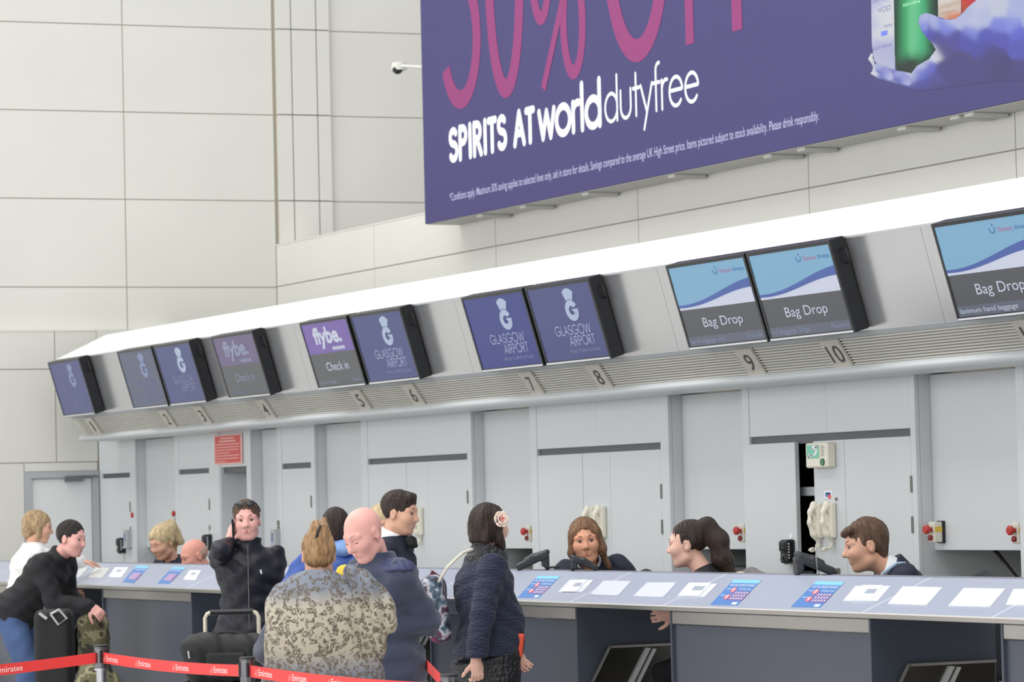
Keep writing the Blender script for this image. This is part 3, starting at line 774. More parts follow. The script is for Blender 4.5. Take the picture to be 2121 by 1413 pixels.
print_patch('finger_pad_print', [(195, 850), (240, 822), (330, 860), (420, 940), (440, 1000), (400, 1040), (300, 985), (215, 920)], [(240, 850, (206, 212, 255)), (330, 920, (176, 182, 248)), (400, 1000, (204, 212, 255)), (260, 940, (128, 130, 222))], .0018, sig=40)
print_patch('finger_pad_print', [(445, 950), (500, 920), (590, 945), (660, 1010), (672, 1070), (640, 1106), (540, 1080), (450, 1020)], [(490, 950, (186, 192, 250)), (580, 1000, (174, 180, 246)), (640, 1080, (196, 204, 252)), (480, 1030, (118, 120, 214))], .0018, sig=40)
INKG = mat('bottle_ink', (120, 124, 170), .5); INKB = mat('bottle_ink_brown', (170, 140, 120), .5)
def bot_text(s_, zx, zy, zw, zh, m, e=.0016):
    a = zp(zx, zy); b = zp(zx+zw, zy); c = zp(zx, zy-zh); A_ = atY(a[0], a[1], YS-e); B_ = atY(b[0], b[1]-zw/6.22*.19, YS-e)
    q = MB(); put_text(q, s_, A_, UX, UZ, zh/6.22/ (F_PX/ (np.dot(A_-CAM, FWD))), float(B_[0]-A_[0])); q.build('bottle_lettering', m, sign)
bot_text('GREY GOO', 150, 50, 260, 60, INKG, .0012); bot_text('VOD', 240, 172, 165, 70, INKG, .0012); bot_text('FRAN', 320, 362, 100, 40, INKG, .0012); bot_text('GREY IMPOR', 175, 655, 245, 42, INKG, .0012)
bot_text('CARIBBEAN', 1015, 130, 270, 60, INKB); bot_text('Smooth and Dry', 1040, 190, 200, 26, INKB)
bot_text('SEVEN', 560, 90, 220, 36, mat('bottle_ink_green', (170, 236, 190), .5), .0013)
p0, p1 = zp(280, 470), zp(362, 430); A_, B_ = atY(*p0, YS-.0012), atY(p1[0], p0[1]-2.4, YS-.0012)
MB().plate([(0, 0), (float(B_[0]-A_[0]), 0), (float(B_[0]-A_[0]), .03), (0, .03)], A_, UX, UZ, NZ, 0).build('bottle_badge', mat('badge_blue', (104, 118, 214), .5), sign)
# fixing clips under the board
for x, y in ((1020, 437), (1110, 418), (1240, 392), (1420, 358), (1620, 320), (1690, 306), (1900, 264), (2010, 243), (2040, 236)):
    X = float(atY(x, y, YS+.15)[0])
    MB().box((X-.05, YS+.03, zs0-.025), (X+.05, YP-.02, zs0), .006).build('fixing_clip', SIGNBOX, sign)

# ------------------------------------------------------------------ wall camera beside the advertisement
p = atY(827, 141, YS+.22); q_ = atY(880, 149, YS+.22)
cctv = thing('security_camera', 'small black dome security camera on a white arm beside the violet advertisement', 'camera', p)
MB().lathe([(.03, .05), (.062, .045), (.07, .0), (.066, -.02)], p, 20).build('housing', mat('cctv_white', (220, 219, 212), .4), cctv, smooth=True)
MB().ell(p+np.array([0.01, -.02, -.005]), (.048, .048, .05)).build('dome', BLACKG, cctv, smooth='all')
MB().tube([p+np.array([0, 0, .02]), q_+np.array([.4, 0, -.02])], .014, 10).build('arm', mat('cctv_white', (220, 219, 212)), cctv, smooth=True)

# ------------------------------------------------------------------ cabinets behind the desks
ZB = float(cyz(10.9, .0332)[1]); ZT = 2.262; ZD = ZB-.042; YR = YC+.10; DEP = .8
def cX(x, y=950): return float(atY(x, y, YC)[0])
HINGE = mat('hinge_steel', (120, 118, 112), .4, metal=.7)
hinge_z = [float(atY(1888, 1003, YC)[2]), float(atY(1891, 1087, YC)[2]), .35]
def cabinet(label, l, r, doors, strips=(), lu=None, ru=None, opened=None, lintel=2, extra_doorway=None, ends=None):
    """l, r: door span; doors/strips: lists of (x0,x1) ; lu, ru: outer edges of the uprights"""
    t = thing('cabinet_unit', label, 'cabinet', ((lu+ru)/2, YC+DEP/2, 0), 'grey cabinet units behind the desks')
    c = MB()
    c.box((lu, YC+.03, 0), (lu+.02, YC+DEP, ZT)); c.box((ru-.02, YC+.03, 0), (ru, YC+DEP, ZT)); c.box((lu+.02, YC+DEP-.02, 0), (ru-.02, YC+DEP, ZT)); c.box((lu+.02, YC+.03, ZB+.02), (ru-.02, YC+DEP-.02, ZB+.04))
    c.build('carcass', PAINT, t)
    for a, b in ((lu, l-.002), (r+.002, ru)):
        if b-a > .01: MB().box((a, YC, 0), (b, YC+.03, ZT), .004).build('upright', PAINT, t)
    n = lintel
    for k in range(n):
        a, b = l+(r-l)*k/n, l+(r-l)*(k+1)/n
        MB().box((a+.0015, YC+.004, ZB), (b-.0015, YC+.03, ZT), .003).build('lintel_panel', PAINT, t)
    MB().box((l, YC+.02, ZD-.01), (r, YC+.05, ZB)).build('grey_bar', PAINT_D, t)  # dark grey bar set back above the doors
    for i, (a, b) in enumerate(doors):
        d = MB().box((a+.003, YC+.003, .06), (b-.003, YC+.025, ZD), .002).build('door', PAINT, t)
        if i == len(doors)-1:
            for hz in hinge_z: MB().box((b-.004, YC-.008, hz-.045), (b+.012, YC+.004, hz+.045), .003).build('hinge', HINGE, d)
    for a, b in strips:
        zz = 1.13
        MB().box((a+.003, YC+.004, zz), (b-.003, YC+.025, ZD), .002).build('fixed_panel', PAINT, t)
        MB().box((a+.003, YC+.004, .06), (b-.003, YC+.025, zz-.006), .002).build('fixed_panel', PAINT, t)
    return t
def wX(px): return cX(px)
# (door spans from the photograph)
cab_a = cabinet('narrow grey cabinet door against the end wall', wX(210), wX(268), [(wX(210), wX(268))], lu=wX(205), ru=wX(279), lintel=1)
cab_b = cabinet('narrow grey cabinet door left of the red notice', wX(369), wX(432), [(wX(369), wX(432))], lu=wX(361), ru=wX(453), lintel=1)
cab_c = cabinet('single narrow grey cabinet door under plate 4 to 5', wX(583), wX(643), [(wX(583), wX(643))], lu=wX(574), ru=wX(651), lintel=1)
cab_d = cabinet('double door grey cabinet behind the standing person in the dark suit', wX(761), wX(967), [(wX(761), wX(840)), (wX(885), wX(967))], [(wX(840), wX(885))], lu=wX(748), ru=wX(976))
cab_e = cabinet('double door grey cabinet with two cream handsets behind the clerk facing the viewer', wX(1112), wX(1368), [(wX(1112), wX(1205)), (wX(1262), wX(1368))], [(wX(1205), wX(1262))], lu=wX(1098), ru=wX(1385))
cab_f = cabinet('double door grey cabinet with one door ajar, below plates 9 and 10', wX(1553), wX(1886), [(wX(1748), wX(1886))], [(wX(1683), wX(1748))], lu=wX(1539), ru=wX(1897))
per = wX(1553)-wX(1112)
cab_g = cabinet('grey cabinet unit at the right edge of the photo', wX(1553)+per, wX(1886)+per, [(wX(1553)+per, wX(1648)+per), (wX(1748)+per, wX(1886)+per)], [(wX(1648)+per, wX(1748)+per)], lu=wX(1539)+per, ru=wX(1897)+per)
# sliding left door of the open cabinet, shelf and papers inside
MB().box((wX(1553)+.003, YC-.012, .06), (wX(1650), YC+.018, ZD), .003).build('door', PAINT, cab_f)
MB().box((wX(1553), YC+.1, 0.01), (wX(1750), YC+DEP-.03, ZB)).build('inside', BLACKIN, cab_f) if False else None
ins = MB(); xa_, xb_ = wX(1553)+.02, wX(1886)
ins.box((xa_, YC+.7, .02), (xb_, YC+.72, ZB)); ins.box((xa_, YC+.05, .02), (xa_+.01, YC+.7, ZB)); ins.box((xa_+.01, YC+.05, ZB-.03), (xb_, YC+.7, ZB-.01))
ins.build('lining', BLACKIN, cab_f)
zsh = float(atY(1668, 1020, YC+.1)[2])
MB().box((xa_+.012, YC+.06, zsh-.02), (xb_, YC+.68, zsh+.03)).build('shelf', GREYTRIM, cab_f)
MB().box((xa_+.012, YC+.06, 1.06), (xb_, YC+.68, 1.09)).build('shelf', mat('wood_shelf', (176, 140, 106), .6), cab_f)
p = np.array([wX(1672)-.08, YC+.22, zsh+.03])
pp = MB(); 
for k in range(5): pp.obox(p+np.array([.02*k-.1, .02*k, .012*k]), (.26, .05*(-1)**k, .03), (.03, .2, .02), (0, 0, .008))
pp.obox(p+np.array([-.1, .08, .05]), (.2, .02, .05), (.02, .12, .10), (0, -.01, .01))
single(pp, 'paper_pile', PAPER, 'crumpled white papers on the shelf inside the open cabinet', 'papers', p)
# doorway with a set-back door, red notice above
l, r = wX(455), wX(510)
dw = thing('door_2', 'grey recessed door below the red notice', 'door', ((l+r)/2, YC, 0), kind='structure')
MB().box((l-.002, YC, 0), (l+.02, YC+.3, ZT)).box((r, YC, 0), (wX(519), YC+.6, ZT)).build('door_frame', PAINT, dw)
MB().box((l+.02, YC+.003, ZB), (r, YC+.03, ZT)).build('lintel_panel', PAINT, dw)
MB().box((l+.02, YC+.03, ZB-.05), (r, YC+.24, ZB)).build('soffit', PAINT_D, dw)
MB().box((l+.02, YC+.24, 0.01), (r, YC+.28, ZB-.01)).build('door_leaf', PAINT, dw)
for z_ in (1.05, 1.55): MB().box((l+.02, YC+.226, z_), (l+.05, YC+.24, z_+.12)).build('hinge', HINGE, dw)
RED = mat('notice_red', (214, 84, 80), .45); PINKW = mat('notice_pink_white', (240, 196, 190), .45)
a = atY(443, 901, YC-.012); b = atY(501, 963, YC-.012)
zt_, zb_ = float(atY(470, 900, YC-.012)[2]), float(atY(470, 962, YC-.012)[2])
nt_ = thing('red_notice', 'square red safety notice with white lines above the recessed door', 'notice', ((a[0]+b[0])/2, YC, zb_))
MB().box((a[0], YC-.012, zb_), (b[0], YC-.002, zt_), .002).build('board', PINKW, nt_)
MB().box((a[0]+.025, YC-.014, zb_+.012), (b[0]-.025, YC-.012, zt_-.012)).build('red_field', RED, nt_)
q = MB(); wN = b[0]-a[0]-.09; hN = zt_-zb_
for k, (f0, f1) in enumerate(((.2, .8), (.15, .85), (0, 1), (0, 1), (0, .95), (0, .6), (0, 1), (0, .97), (0, .4))):
    z_ = zt_-.03-hN*.095*(k+.3); q.obox((a[0]+.045+wN*f0, YC-.0145, z_), (wN*(f1-f0), 0, 0), (0, 0, .006 if k > 1 else .01), (0, -.0008, 0))
q.build('notice_lines', PINKW, nt_)
# hood panels between the cabinets, dark hatch below
ZH = float(atY(2000, 1140, YR)[2])
hoods = [(wX(279), wX(361), 'grey chute cover under plates 2 and 3'), (wX(519), wX(574), 'narrow grey chute cover right of the red notice'), (wX(651), wX(748), 'grey chute cover under plate 5'),
         (wX(976), wX(1098), 'grey chute cover under plate 7, right of the double cabinet'), (wX(1385), wX(1539), 'grey chute cover under plate 9, behind the clerk in the black blouse'), (wX(1897), wX(1539)+per, 'grey chute cover at the right end of the cabinets')]
for i, (a, b, lb) in enumerate(hoods):
    t = thing('chute_cover', lb, 'cover', ((a+b)/2, YR, ZH), 'chute covers between the cabinets')
    MB().box((a+.002, YR, ZH), (b-.002, YR+.02, ZT-.012), .003).build('cover_panel', PAINT, t)
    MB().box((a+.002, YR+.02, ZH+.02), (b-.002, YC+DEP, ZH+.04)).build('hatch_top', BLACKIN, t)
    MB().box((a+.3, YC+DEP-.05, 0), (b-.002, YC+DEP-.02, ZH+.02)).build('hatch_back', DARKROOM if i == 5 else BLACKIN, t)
    if i in (3, 4): MB().box((a+.03, YC+.3, 1.05), (b-.1, YC+.6, 1.19), .01).build('chute_box', mat('chute_grey', (116, 118, 116), .5), t)
    if i == 5:
        A_, B_ = atY(2066, 1148, YC+.45), atY(2099, 1190, YC+.45)
        MB().tube([A_+(A_-B_)*.4, B_+(B_-A_)*2], .014, 10).build('rail', STEEL, t, smooth=True)
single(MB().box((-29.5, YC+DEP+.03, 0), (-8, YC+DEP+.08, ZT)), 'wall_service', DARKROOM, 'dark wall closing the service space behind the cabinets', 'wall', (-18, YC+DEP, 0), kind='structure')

# ------------------------------------------------------------------ check-in desks
YF, ZF = cyz(8.6, -.0591); YU, ZU = cyz(9.0, -.0407)
tdir = np.array([0, YU-YF, ZU-ZF]); TL_ = np.linalg.norm(tdir); tdir /= TL_; tno = np.array([0, -tdir[2], tdir[1]])
TP0 = np.array([0, YF, ZF])
def top(x, y, e=0.0): return atP(x, y, TP0+tno*e, tno)
def dX(x): return float(atY(x, 1300, YF+.05)[0])
pr = [(dX(1395), dX(1810))]; PER = dX(2080)-dX(1395)
desks = [(pr[0][0]+PER*k, pr[0][1]+PER*k) for k in range(-5, 2)]
desks = [d for d in desks if d[0] > PC[0]+.3]
names = {0: 'slate fronted check-in desk between the two visible bag belts', 1: 'slate fronted check-in desk at the right edge of the photo', -1: 'slate fronted check-in desk beside the person with the hair flower',
         -2: 'slate fronted check-in desk hidden behind the leopard shawl and the navy fleece', -3: 'slate fronted check-in desk left of the person on the phone', -4: 'slate fronted check-in desk at the far end behind the person in jeans'}
GREYIN = mat('desk_inner_navy', (52, 57, 70), .45)
for k, (a, b) in enumerate(desks):
    i = k-(len(desks)-2)
    t = thing('check_in_desk', names.get(i, 'slate fronted check-in desk by the end wall'), 'desk', ((a+b)/2, YF+.4, 0), 'check-in desks')
    MB().box((a+.014, YF+.05, 0.05), (b-.014, YF+.07, ZF-.095)).build('front_panel', DESKFRONT, t)
    MB().box((a+.014, YF+.035, ZF-.092), (b-.014, YF+.07, ZF-.028), .004).build('steel_fascia', STEEL, t)
    for x0 in (a, b-.014): MB().box((x0, YF+.03, 0), (x0+.014, YF+.68, ZF-.028), .003).build('side_panel', DESKSIDE, t)
    MB().box((a+.014, YF+.09, 0), (b-.014, YF+.11, .05)).build('plinth', BLACKP, t)
    MB().box((a+.014, YF+.30, .70), (b-.014, YF+.57, .735), .004).build('clerk_worktop', DESKTOP, t)
segs = sorted([d[0]-.012 for d in desks]+[d[1]-.012 for d in desks])
segs = [PC[0]+.25]+[s for s in segs if s > PC[0]+.4]+[desks[-1][1]+.9]
wt = thing('worktop', 'continuous sloping pale lilac grey counter top running along all desks', 'counter top', (-16, YF+.2, ZF-.03))
JOINTW = mat('white_joint', (240, 242, 246), .4)
YUB = YU+.2
for a, b in zip(segs[:-1], segs[1:]):
    MB().prism([(YF, ZF), (YU, ZU), (YU, ZU-.03), (YF+.01, ZF-.026), (YF, ZF-.022)], a+.003, b-.003).build('top_panel', DESKTOP, wt)
    MB().prism([(YU, ZU-.001), (YUB, ZU-.001), (YUB, ZU-.03), (YU, ZU-.03)], a+.001, b-.001).build('ledge', mat('ledge_grey', (128, 132, 146), .4), wt)
    MB().prism([(YF-.006, ZF-.005), (YF, ZF+.0005), (YF+.004, ZF-.026), (YF-.006, ZF-.024)], a, b).build('nosing', STEEL, wt)
    MB().prism([(YUB-.02, ZU-.03), (YUB, ZU-.03), (YUB, .72), (YUB-.02, .72)], a+.001, b-.001).build('back_riser', DESKSIDE, wt) if False else None
for s in segs[1:-1]: MB().prism([(YF, ZF+.0004), (YU, ZU+.0004), (YU, ZU-.02), (YF, ZF-.02)], s-.003, s+.003).build('joint_strip', JOINTW, wt)
# bag belts in the gaps: polished guard plate, belt and rollers
for k in range(len(desks)-1):
    a, b = desks[k][1], desks[k+1][0]; i = k-(len(desks)-2)
    lb = {0: 'polished steel bag belt in the gap at the right, its guard plate half lit', -1: 'polished steel bag belt between the two nearest slate fronts', -2: 'bag belt gap behind the person in navy fleece', -3: 'dark bag belt gap behind the person on the phone', -4: 'bag belt gap at the far end beside the camouflage backpack'}.get(i, 'bag belt gap hidden behind the waiting passengers')
    t = thing('bag_belt', lb, 'conveyor', ((a+b)/2, YF+.4, 0), 'bag belts between the desks')
    O = np.array([a+.004, 0, 0]); n = np.array([1.0, 0, 0])
    sh = np.array([0.0, 0, 0])
    ref = desks[-3][1]+.004
    def g(zx, zy):    # outline read on the gap with the clearest view
        p = atP(1180+zx/8.167, 1240+zy/8.167, np.array([ref, 0, 0]), n); return (float(p[1]), float(p[2]))
    TL2, TR2 = g(680, 795), g(1750, 748); BL2 = g(375, 1413)
    dY = (BL2[0]-TL2[0])/(BL2[1]-TL2[1])
    zlow = .38
    def sl(zx, zy): y, z = g(zx, zy); return y, z
    def slant(y, z, z2): return (y+dY*(z2-z), z2)
    YBK = YF+.66
    outer = [TL2, (YBK, TL2[1]), (YBK, zlow), slant(*TL2, zlow)]
    MB().plate(outer, O, (0, 1, 0), UZ, n, .012).build('guard_plate', STEELD, t)
    def bar(z0a, z0b, m, nm, e=.018):
        A1, A2 = sl(*z0a), sl(*z0b)
        MB().plate([A1, A2, slant(*A2, zlow), slant(*A1, zlow)], O+n*.012, (0, 1, 0), UZ, n, e).build(nm, m, t)
    bar((640, 795), (690, 795), STEEL, 'edge_rim', .006)
    MB().plate([(TL2[0]-.01, TL2[1]-.012), (YBK, TL2[1]-.012), (YBK, TL2[1]), (TL2[0], TL2[1])], O+n*.012, (0, 1, 0), UZ, n, .02).build('top_rim', STEEL, t)
    bar((1250, 830), (1330, 835), mat('satin_aluminium', (214, 214, 212), .4, metal=.4), 'slanted_rail'); bar((1370, 840), (1425, 850), mat('satin_aluminium', (214, 214, 212)), 'slanted_rail')
    MB().box((a+.05, YF-.1, .30), (b-.05, YBK, .36), .01).build('belt', mat('belt_rubber', (36, 36, 38), .6), t)
    MB().box((a+.03, YF-.12, .05), (b-.03, YBK, .30), .01).build('belt_frame', STEELD, t)
    MB().plate([TL2, (YBK, TL2[1]), (YBK, zlow), slant(*TL2, zlow)], (b-.016, 0, 0), (0, 1, 0), UZ, n, .012).build('guard_plate', STEELD, t)
# ------------------------------------------------------------------ printed sheets and holders on the counter top
def quad_plate(mb, px, e0, t):
    b = [top(x, y, e0) for x, y in px]; u = [p+tno*t for p in b]
    mb.add(b+u, [(0, 1, 2, 3), (7, 6, 5, 4)] + [(i, 4+i, 4+(i+1) % 4, (i+1) % 4) for i in range(4)]); return mb
def sub(px, u0, u1, v0, v1):
    """part of a quad TL TR BR BL by fractions across and down"""
    TL, TR, BR, BL = [np.array(p, float) for p in px]
    def P(u, v): return tuple((TL*(1-u)+TR*u)*(1-v)+(BL*(1-u)+BR*u)*v)
    return [P(u0, v0), P(u1, v0), P(u1, v1), P(u0, v1)]
def z5(l): return [(1040+x/3.789, 1040+y/3.789) for x, y in l]
def z7(l): return [(1680+x/3.789, 1040+y/3.789) for x, y in l]
def z1(l): return [(x/3.421, 1000+y/3.421) for x, y in l]
P_BLUE = mat('poster_blue', (74, 128, 196), .4); P_CYAN = mat('poster_cyan', (134, 206, 244), .4); P_WHT = mat('poster_white_ink', (232, 240, 250), .4)
P_RED = mat('poster_red', (232, 92, 96), .4); P_PLUM = mat('poster_plum', (122, 96, 158), .4)
def counter_poster(px, label, detail=True):
    c = top(*np.mean(px, 0)); t = thing('counter_poster', label, 'poster', c, 'blue baggage posters on the counter top')
    quad_plate(MB(), px, .0004, .0012).build('sheet', P_BLUE, t)
    quad_plate(MB(), sub(px, 0, 1, 0, .13), .0016, .0006).build('cyan_band', P_CYAN, t)
    quad_plate(MB(), sub(px, .42, 1, .45, .82), .0016, .0003).build('plum_field', P_PLUM, t)
    def tx(s_, u, v, w, h, m=P_WHT):
        a, b, c_ = [np.array(top(*sub(px, uu, 1, vv, 1)[0], .0021)) for uu, vv in ((u, v), (u+w, v), (u, v-h))]
        U = b-a; V = c_-a; q = MB(); put_text(q, s_, a, U/np.linalg.norm(U), V/np.linalg.norm(V), np.linalg.norm(V), np.linalg.norm(U), .01); q.build('lettering', m, t)
    tx('HAVE YOU CHECKED YOUR BAG?', .05, .25, .9, .08)
    if detail:
        tx('Liquids', .06, .38, .24, .05); tx('Forbidden items', .5, .38, .45, .05); tx('Sharps', .06, .64, .24, .05)
        for (u, v, m) in ((.33, .40, 0), (.33, .68, 1)):
            q = MB(); ring = []
            for k in range(14):
                a = 2*math.pi*k/14; ring.append(top(*sub(px, u+.085*math.cos(a), 1, v+.105*math.sin(a), 1)[0], .0022))
            q.add(ring, [tuple(range(14))]); q.build('red_disc', P_RED, t)
            quad_plate(MB(), sub(px, u-.02, u+.025, v-.07, v+.06), .0023, .0004).build('disc_mark', P_WHT, t)
        q = MB()
        for r_ in range(3):
            for k in range(5): quad_plate(q, sub(px, .5+.1*k, .54+.1*k, .48+.11*r_, .54+.11*r_), .002, .0004)
        q.build('item_icons', P_WHT, t); q = MB(); quad_plate(q, sub(px, .74, .92, .88, .97), .0018, .0004); q.build('corner_mark', P_WHT, t)
    else:
        quad_plate(MB(), sub(px, .2, .8, .4, .8), .002, .0004).build('icon_field', mat('poster_mauve', (176, 150, 190), .4), t)
counter_poster([(1114.3, 1192.8), (1161.3, 1193.6), (1115.4, 1238.9), (1071.9, 1238.3)], 'blue baggage poster on the counter nearest the person with the hair flower')
counter_poster([(1520.2, 1200.9), (1577.5, 1202), (1526.6, 1254.3), (1471.3, 1252.7)], 'blue baggage poster below the grey chair back')
counter_poster([(1690.9, 1204.1), (1749.4, 1205.7), (1698.9, 1258.6), (1638, 1257.5)], 'blue baggage poster right below the black desk telephone by the clerk with the lanyard')
counter_poster(z1([(965, 590), (1060, 592), (950, 712), (868, 705)]), 'small far blue poster in front of the clerk in the navy top, left one', False)
counter_poster(z1([(1225, 597), (1318, 600), (1200, 718), (1115, 715)]), 'small far blue poster in front of the seated person whose head alone shows', False)
LILSHEET = mat('lilac_white_sheet', (222, 226, 238), .3); CLEARP = mat('clear_acrylic', (226, 231, 242), .12, trans=.0, coat=.4); WINDOWG = mat('holder_window_grey', (168, 178, 192), .3)
def flat_sheet(px, label, m):
    c = top(*np.mean(px, 0)); t = thing('notice_sheet', label, 'sheet', c, 'blank notice sheets on the counter top')
    quad_plate(MB(), px, .0004, .003).build('sheet', m, t)
    for u, v in ((.05, .06), (.95, .06), (.95, .94), (.05, .94)):
        p = top(*sub(px, u, 1, v, 1)[0], .0034); MB().lathe([(.004, 0), (.003, .002)], p, 8, tno).build('stud', GREYTRIM, t)
flat_sheet(z5([(800, 620), (1015, 625), (910, 737), (690, 730)]), 'pale lilac sheet on the counter below the clerk facing the viewer', LILSHEET)
flat_sheet(z5([(1140, 635), (1372, 635), (1265, 750), (1030, 742)]), 'pale lilac sheet on the counter left of the clerk in the black blouse', LILSHEET)
flat_sheet(z7([(722, 667), (1030, 675), (908, 812), (605, 802)]), 'bright white sheet on the counter right of the clerk with the lanyard', PAPER)
flat_sheet(z7([(1200, 680), (1525, 685), (1405, 825), (1080, 818)]), 'bright white sheet on the counter below the dark chair at the right', PAPER)
flat_sheet(z1([(680, 603), (785, 605), (722, 678), (622, 676)]), 'grey white sheet on the far counter, left of the far blue posters', mat('grey_white_sheet', (206, 208, 206), .4))
flat_sheet(z1([(575, 603), (628, 603), (565, 672), (515, 672)]), 'grey white sheet on the far counter beside the white sleeve', mat('grey_white_sheet', (206, 208, 206)))
def holder(back, front, label, strip=None):
    c = top(*np.mean(front, 0)); t = thing('tag_holder', label, 'holder', c, 'white tag holders on the counter top')
    quad_plate(MB(), back, .0004, .002).build('backing_sheet', LILSHEET if strip else PAPER, t)
    quad_plate(MB(), front, .003, .005).build('box', PAPER, t)
    quad_plate(MB(), sub(front, .36, .86, .2, .52), .0082, .0006).build('window', WINDOWG, t)
    if strip: quad_plate(MB(), strip, .0024, .0006).build('white_tab', PAPER, t)
def z4(l): return [(1060+x/8.8375, 1160+y/8.8375) for x, y in l]
holder(z4([(1060, 372), (1495, 372), (1290, 592), (845, 592)]), z4([(1110, 380), (1385, 374), (1190, 588), (920, 588)]), 'white tag holder right of the first near blue poster', z4([(1400, 376), (1490, 376), (1385, 480), (1318, 480)]))
holder(z5([(1465, 640), (1690, 645), (1590, 748), (1372, 742)]), z5([(1470, 641), (1640, 641), (1545, 742), (1385, 738)]), 'white tag holder on the counter below the clerk in the black blouse', z5([(1650, 648), (1686, 648), (1640, 692), (1608, 690)]))
holder(z7([(350, 662), (622, 662), (522, 778), (253, 778)]), z7([(405, 660), (566, 660), (470, 772), (312, 772)]), 'white tag holder on the counter in front of the clerk with the lanyard')
holder(z7([(1590, 685), (1870, 690), (1790, 812), (1530, 808)]), z7([(1690, 688), (1850, 690), (1760, 805), (1600, 802)]), 'white tag holder at the right edge of the counter')
holder(z1([(815, 601), (910, 601), (858, 672), (770, 668)]), z1([(820, 604), (880, 604), (835, 660), (778, 658)]), 'white tag holder on the far counter left of the far blue posters')
holder(z1([(1345, 622), (1425, 622), (1385, 690), (1300, 686)]), z1([(1350, 626), (1405, 626), (1368, 682), (1306, 680)]), 'white tag holder on the far counter beside the person on the phone')

# ------------------------------------------------------------------ fittings on the cabinets
CREAM = mat('cream_phone_plastic', (240, 235, 218), .35)
def wall_phone(px, label):
    p = atY(*px, YC+.003)                          # top of the base plate, its middle
    t = thing('wall_telephone', label, 'telephone', p+np.array([0, 0, -.2]), 'cream wall telephones')
    b = Solid((-.045, -.045, -.205), (.045, .005, .005), .005); b.box((0, -.018, -.1), (.034, .018, .1), .008); b.box((0, -.034, -.14), (.016, .01, .02), .006, k=.01); b.box((0, -.034, -.045), (.016, .01, .014), .006, k=.01)
    b.build('base', CREAM, t, xf=(np.eye(3), p))
    h = Solid((-.03, -.12, -.215), (.03, -.02, .02), .0045)
    h.ell((0, -.052, -.022), (.024, .022, .024), k=.02); h.cone((0, -.058, -.008), (0, -.088, -.05), .018, .014, k=.02); h.cone((0, -.088, -.05), (0, -.094, -.11), .014, .014, k=.02); h.cone((0, -.094, -.11), (0, -.072, -.17), .014, .017, k=.02); h.ell((0, -.054, -.18), (.024, .024, .024), k=.02)
    h.build('handset', CREAM, t, xf=(np.diag([1.05, .78, 1.0]), p))
    pts = [p+np.array([.008*math.cos(k*1.3), -.045+.03*math.sin(k*.06)+.008*math.sin(k*1.3), -.2-.0012*k if k < 62 else -.2-.0012*62+.0006*(k-62)]) for k in range(100)]
    MB().tube(pts, .0035, 6).build('coiled_cord', CREAM, t, smooth='all')
wall_phone((1699, 1042), 'left of the two cream wall handsets near the hearing loop box')
wall_phone((1726, 1041), 'right of the two cream wall handsets near the hearing loop box')
wall_phone((1229, 1050), 'left of the two cream wall handsets behind the clerk facing the viewer')
wall_phone((1251, 1049), 'right of the two cream wall handsets behind the clerk facing the viewer')
wall_phone((873, 1051), 'single cream wall handset beside the standing person in the dark suit')
ESB = mat('estop_cream', (222, 220, 206), .45); ESY = mat('estop_yellow', (226, 190, 70), .45); ESR = mat('estop_red', (186, 52, 44), .35)
def estop(px, label, X=None, Y=None):
    Y = Y or YR
    p = atY(*px, Y)
    if X is not None: p[0] = X
    t = thing('emergency_stop', label, 'switch', p, 'emergency stop buttons')
    MB().box((p[0]-.03, Y-.018, p[2]-.06), (p[0]+.03, Y+.002, p[2]+.06), .003).build('mounting', BLACKP, t)
    MB().box((p[0]-.03, Y-.07, p[2]-.055), (p[0]+.03, Y-.018, p[2]+.055), .005).build('box', ESB, t)
    MB().box((p[0]-.0304, Y-.066, p[2]+.0), (p[0]+.0308, Y-.02, p[2]+.03)).build('yellow_band', ESY, t)
    MB().lathe([(.012, 0), (.012, .02), (.024, .022), (.026, .036), (.018, .044)], (p[0], Y-.07, p[2]+.015), 18, (0, -1, 0)).build('button', ESR, t, smooth=True)
    MB().lathe([(.014, 0), (.016, .014), (.008, .02)], (p[0], Y-.07, p[2]-.03), 14, (0, -1, 0)).build('lower_button', mat('estop_dark_red', (140, 40, 40), .35), t, smooth=True)
estop((1952, 1102), 'emergency stop with red button and yellow band below plate 10')
estop((2126, 1104), 'emergency stop with red buttons at the right edge of the photo')
estop((1556, 1104), 'emergency stop beside the left door of the ajar cabinet')
estop((1112, 1105), 'emergency stop beside the cabinet behind the person with the hair flower')
estop((297, 1070), 'small far emergency stop left of the clerk in the navy top')
estop((355, 1068), 'small far emergency stop right above the clerk in the navy top', X=wX(361)-.04)
# hearing loop unit
p = atY(1694, 918, YC); q2 = atY(1728, 914, YC); zb_ = float(atY(1700, 969, YC)[2]); zt_ = float(p[2])
x0, x1 = float(p[0])-.05, float(p[0])+.19
hl_ = thing('hearing_loop_box', 'cream hearing loop box with green ear symbol above the cream handsets', 'sign box', ((x0+x1)/2, YC, zb_))
MB().box((x0, YC-.055, zb_), (x1, YC+.004, zt_), .008).build('case', CREAM, hl_)
GREEN = mat('loop_green', (126, 208, 178), .45); w_ = x1-x0; h_ = zt_-zb_
O = np.array([x0, YC-.0555, zb_])
MB().obox(O+UX*.08*w_+UZ*.38*h_, UX*.56*w_, UZ*.54*h_, NZ*.002).build('green_panel', GREEN, hl_)
q = MB(); ear = arc(.42*w_, .70*h_, .13*w_, .16*h_, 150, -70, 16)+[(.36*w_, .47*h_)]
stroke(q, ear, .014, O+NZ*.0028, UX, UZ); stroke(q, arc(.42*w_, .70*h_, .07*w_, .09*h_, 150, -60, 10), .009, O+NZ*.0028, UX, UZ); stroke(q, [(.14*w_, .44*h_), (.26*w_, .54*h_)], .02, O+NZ*.0028, UX, UZ); stroke(q, [(.52*w_, .82*h_), (.6*w_, .88*h_)], .014, O+NZ*.0028, UX, UZ)
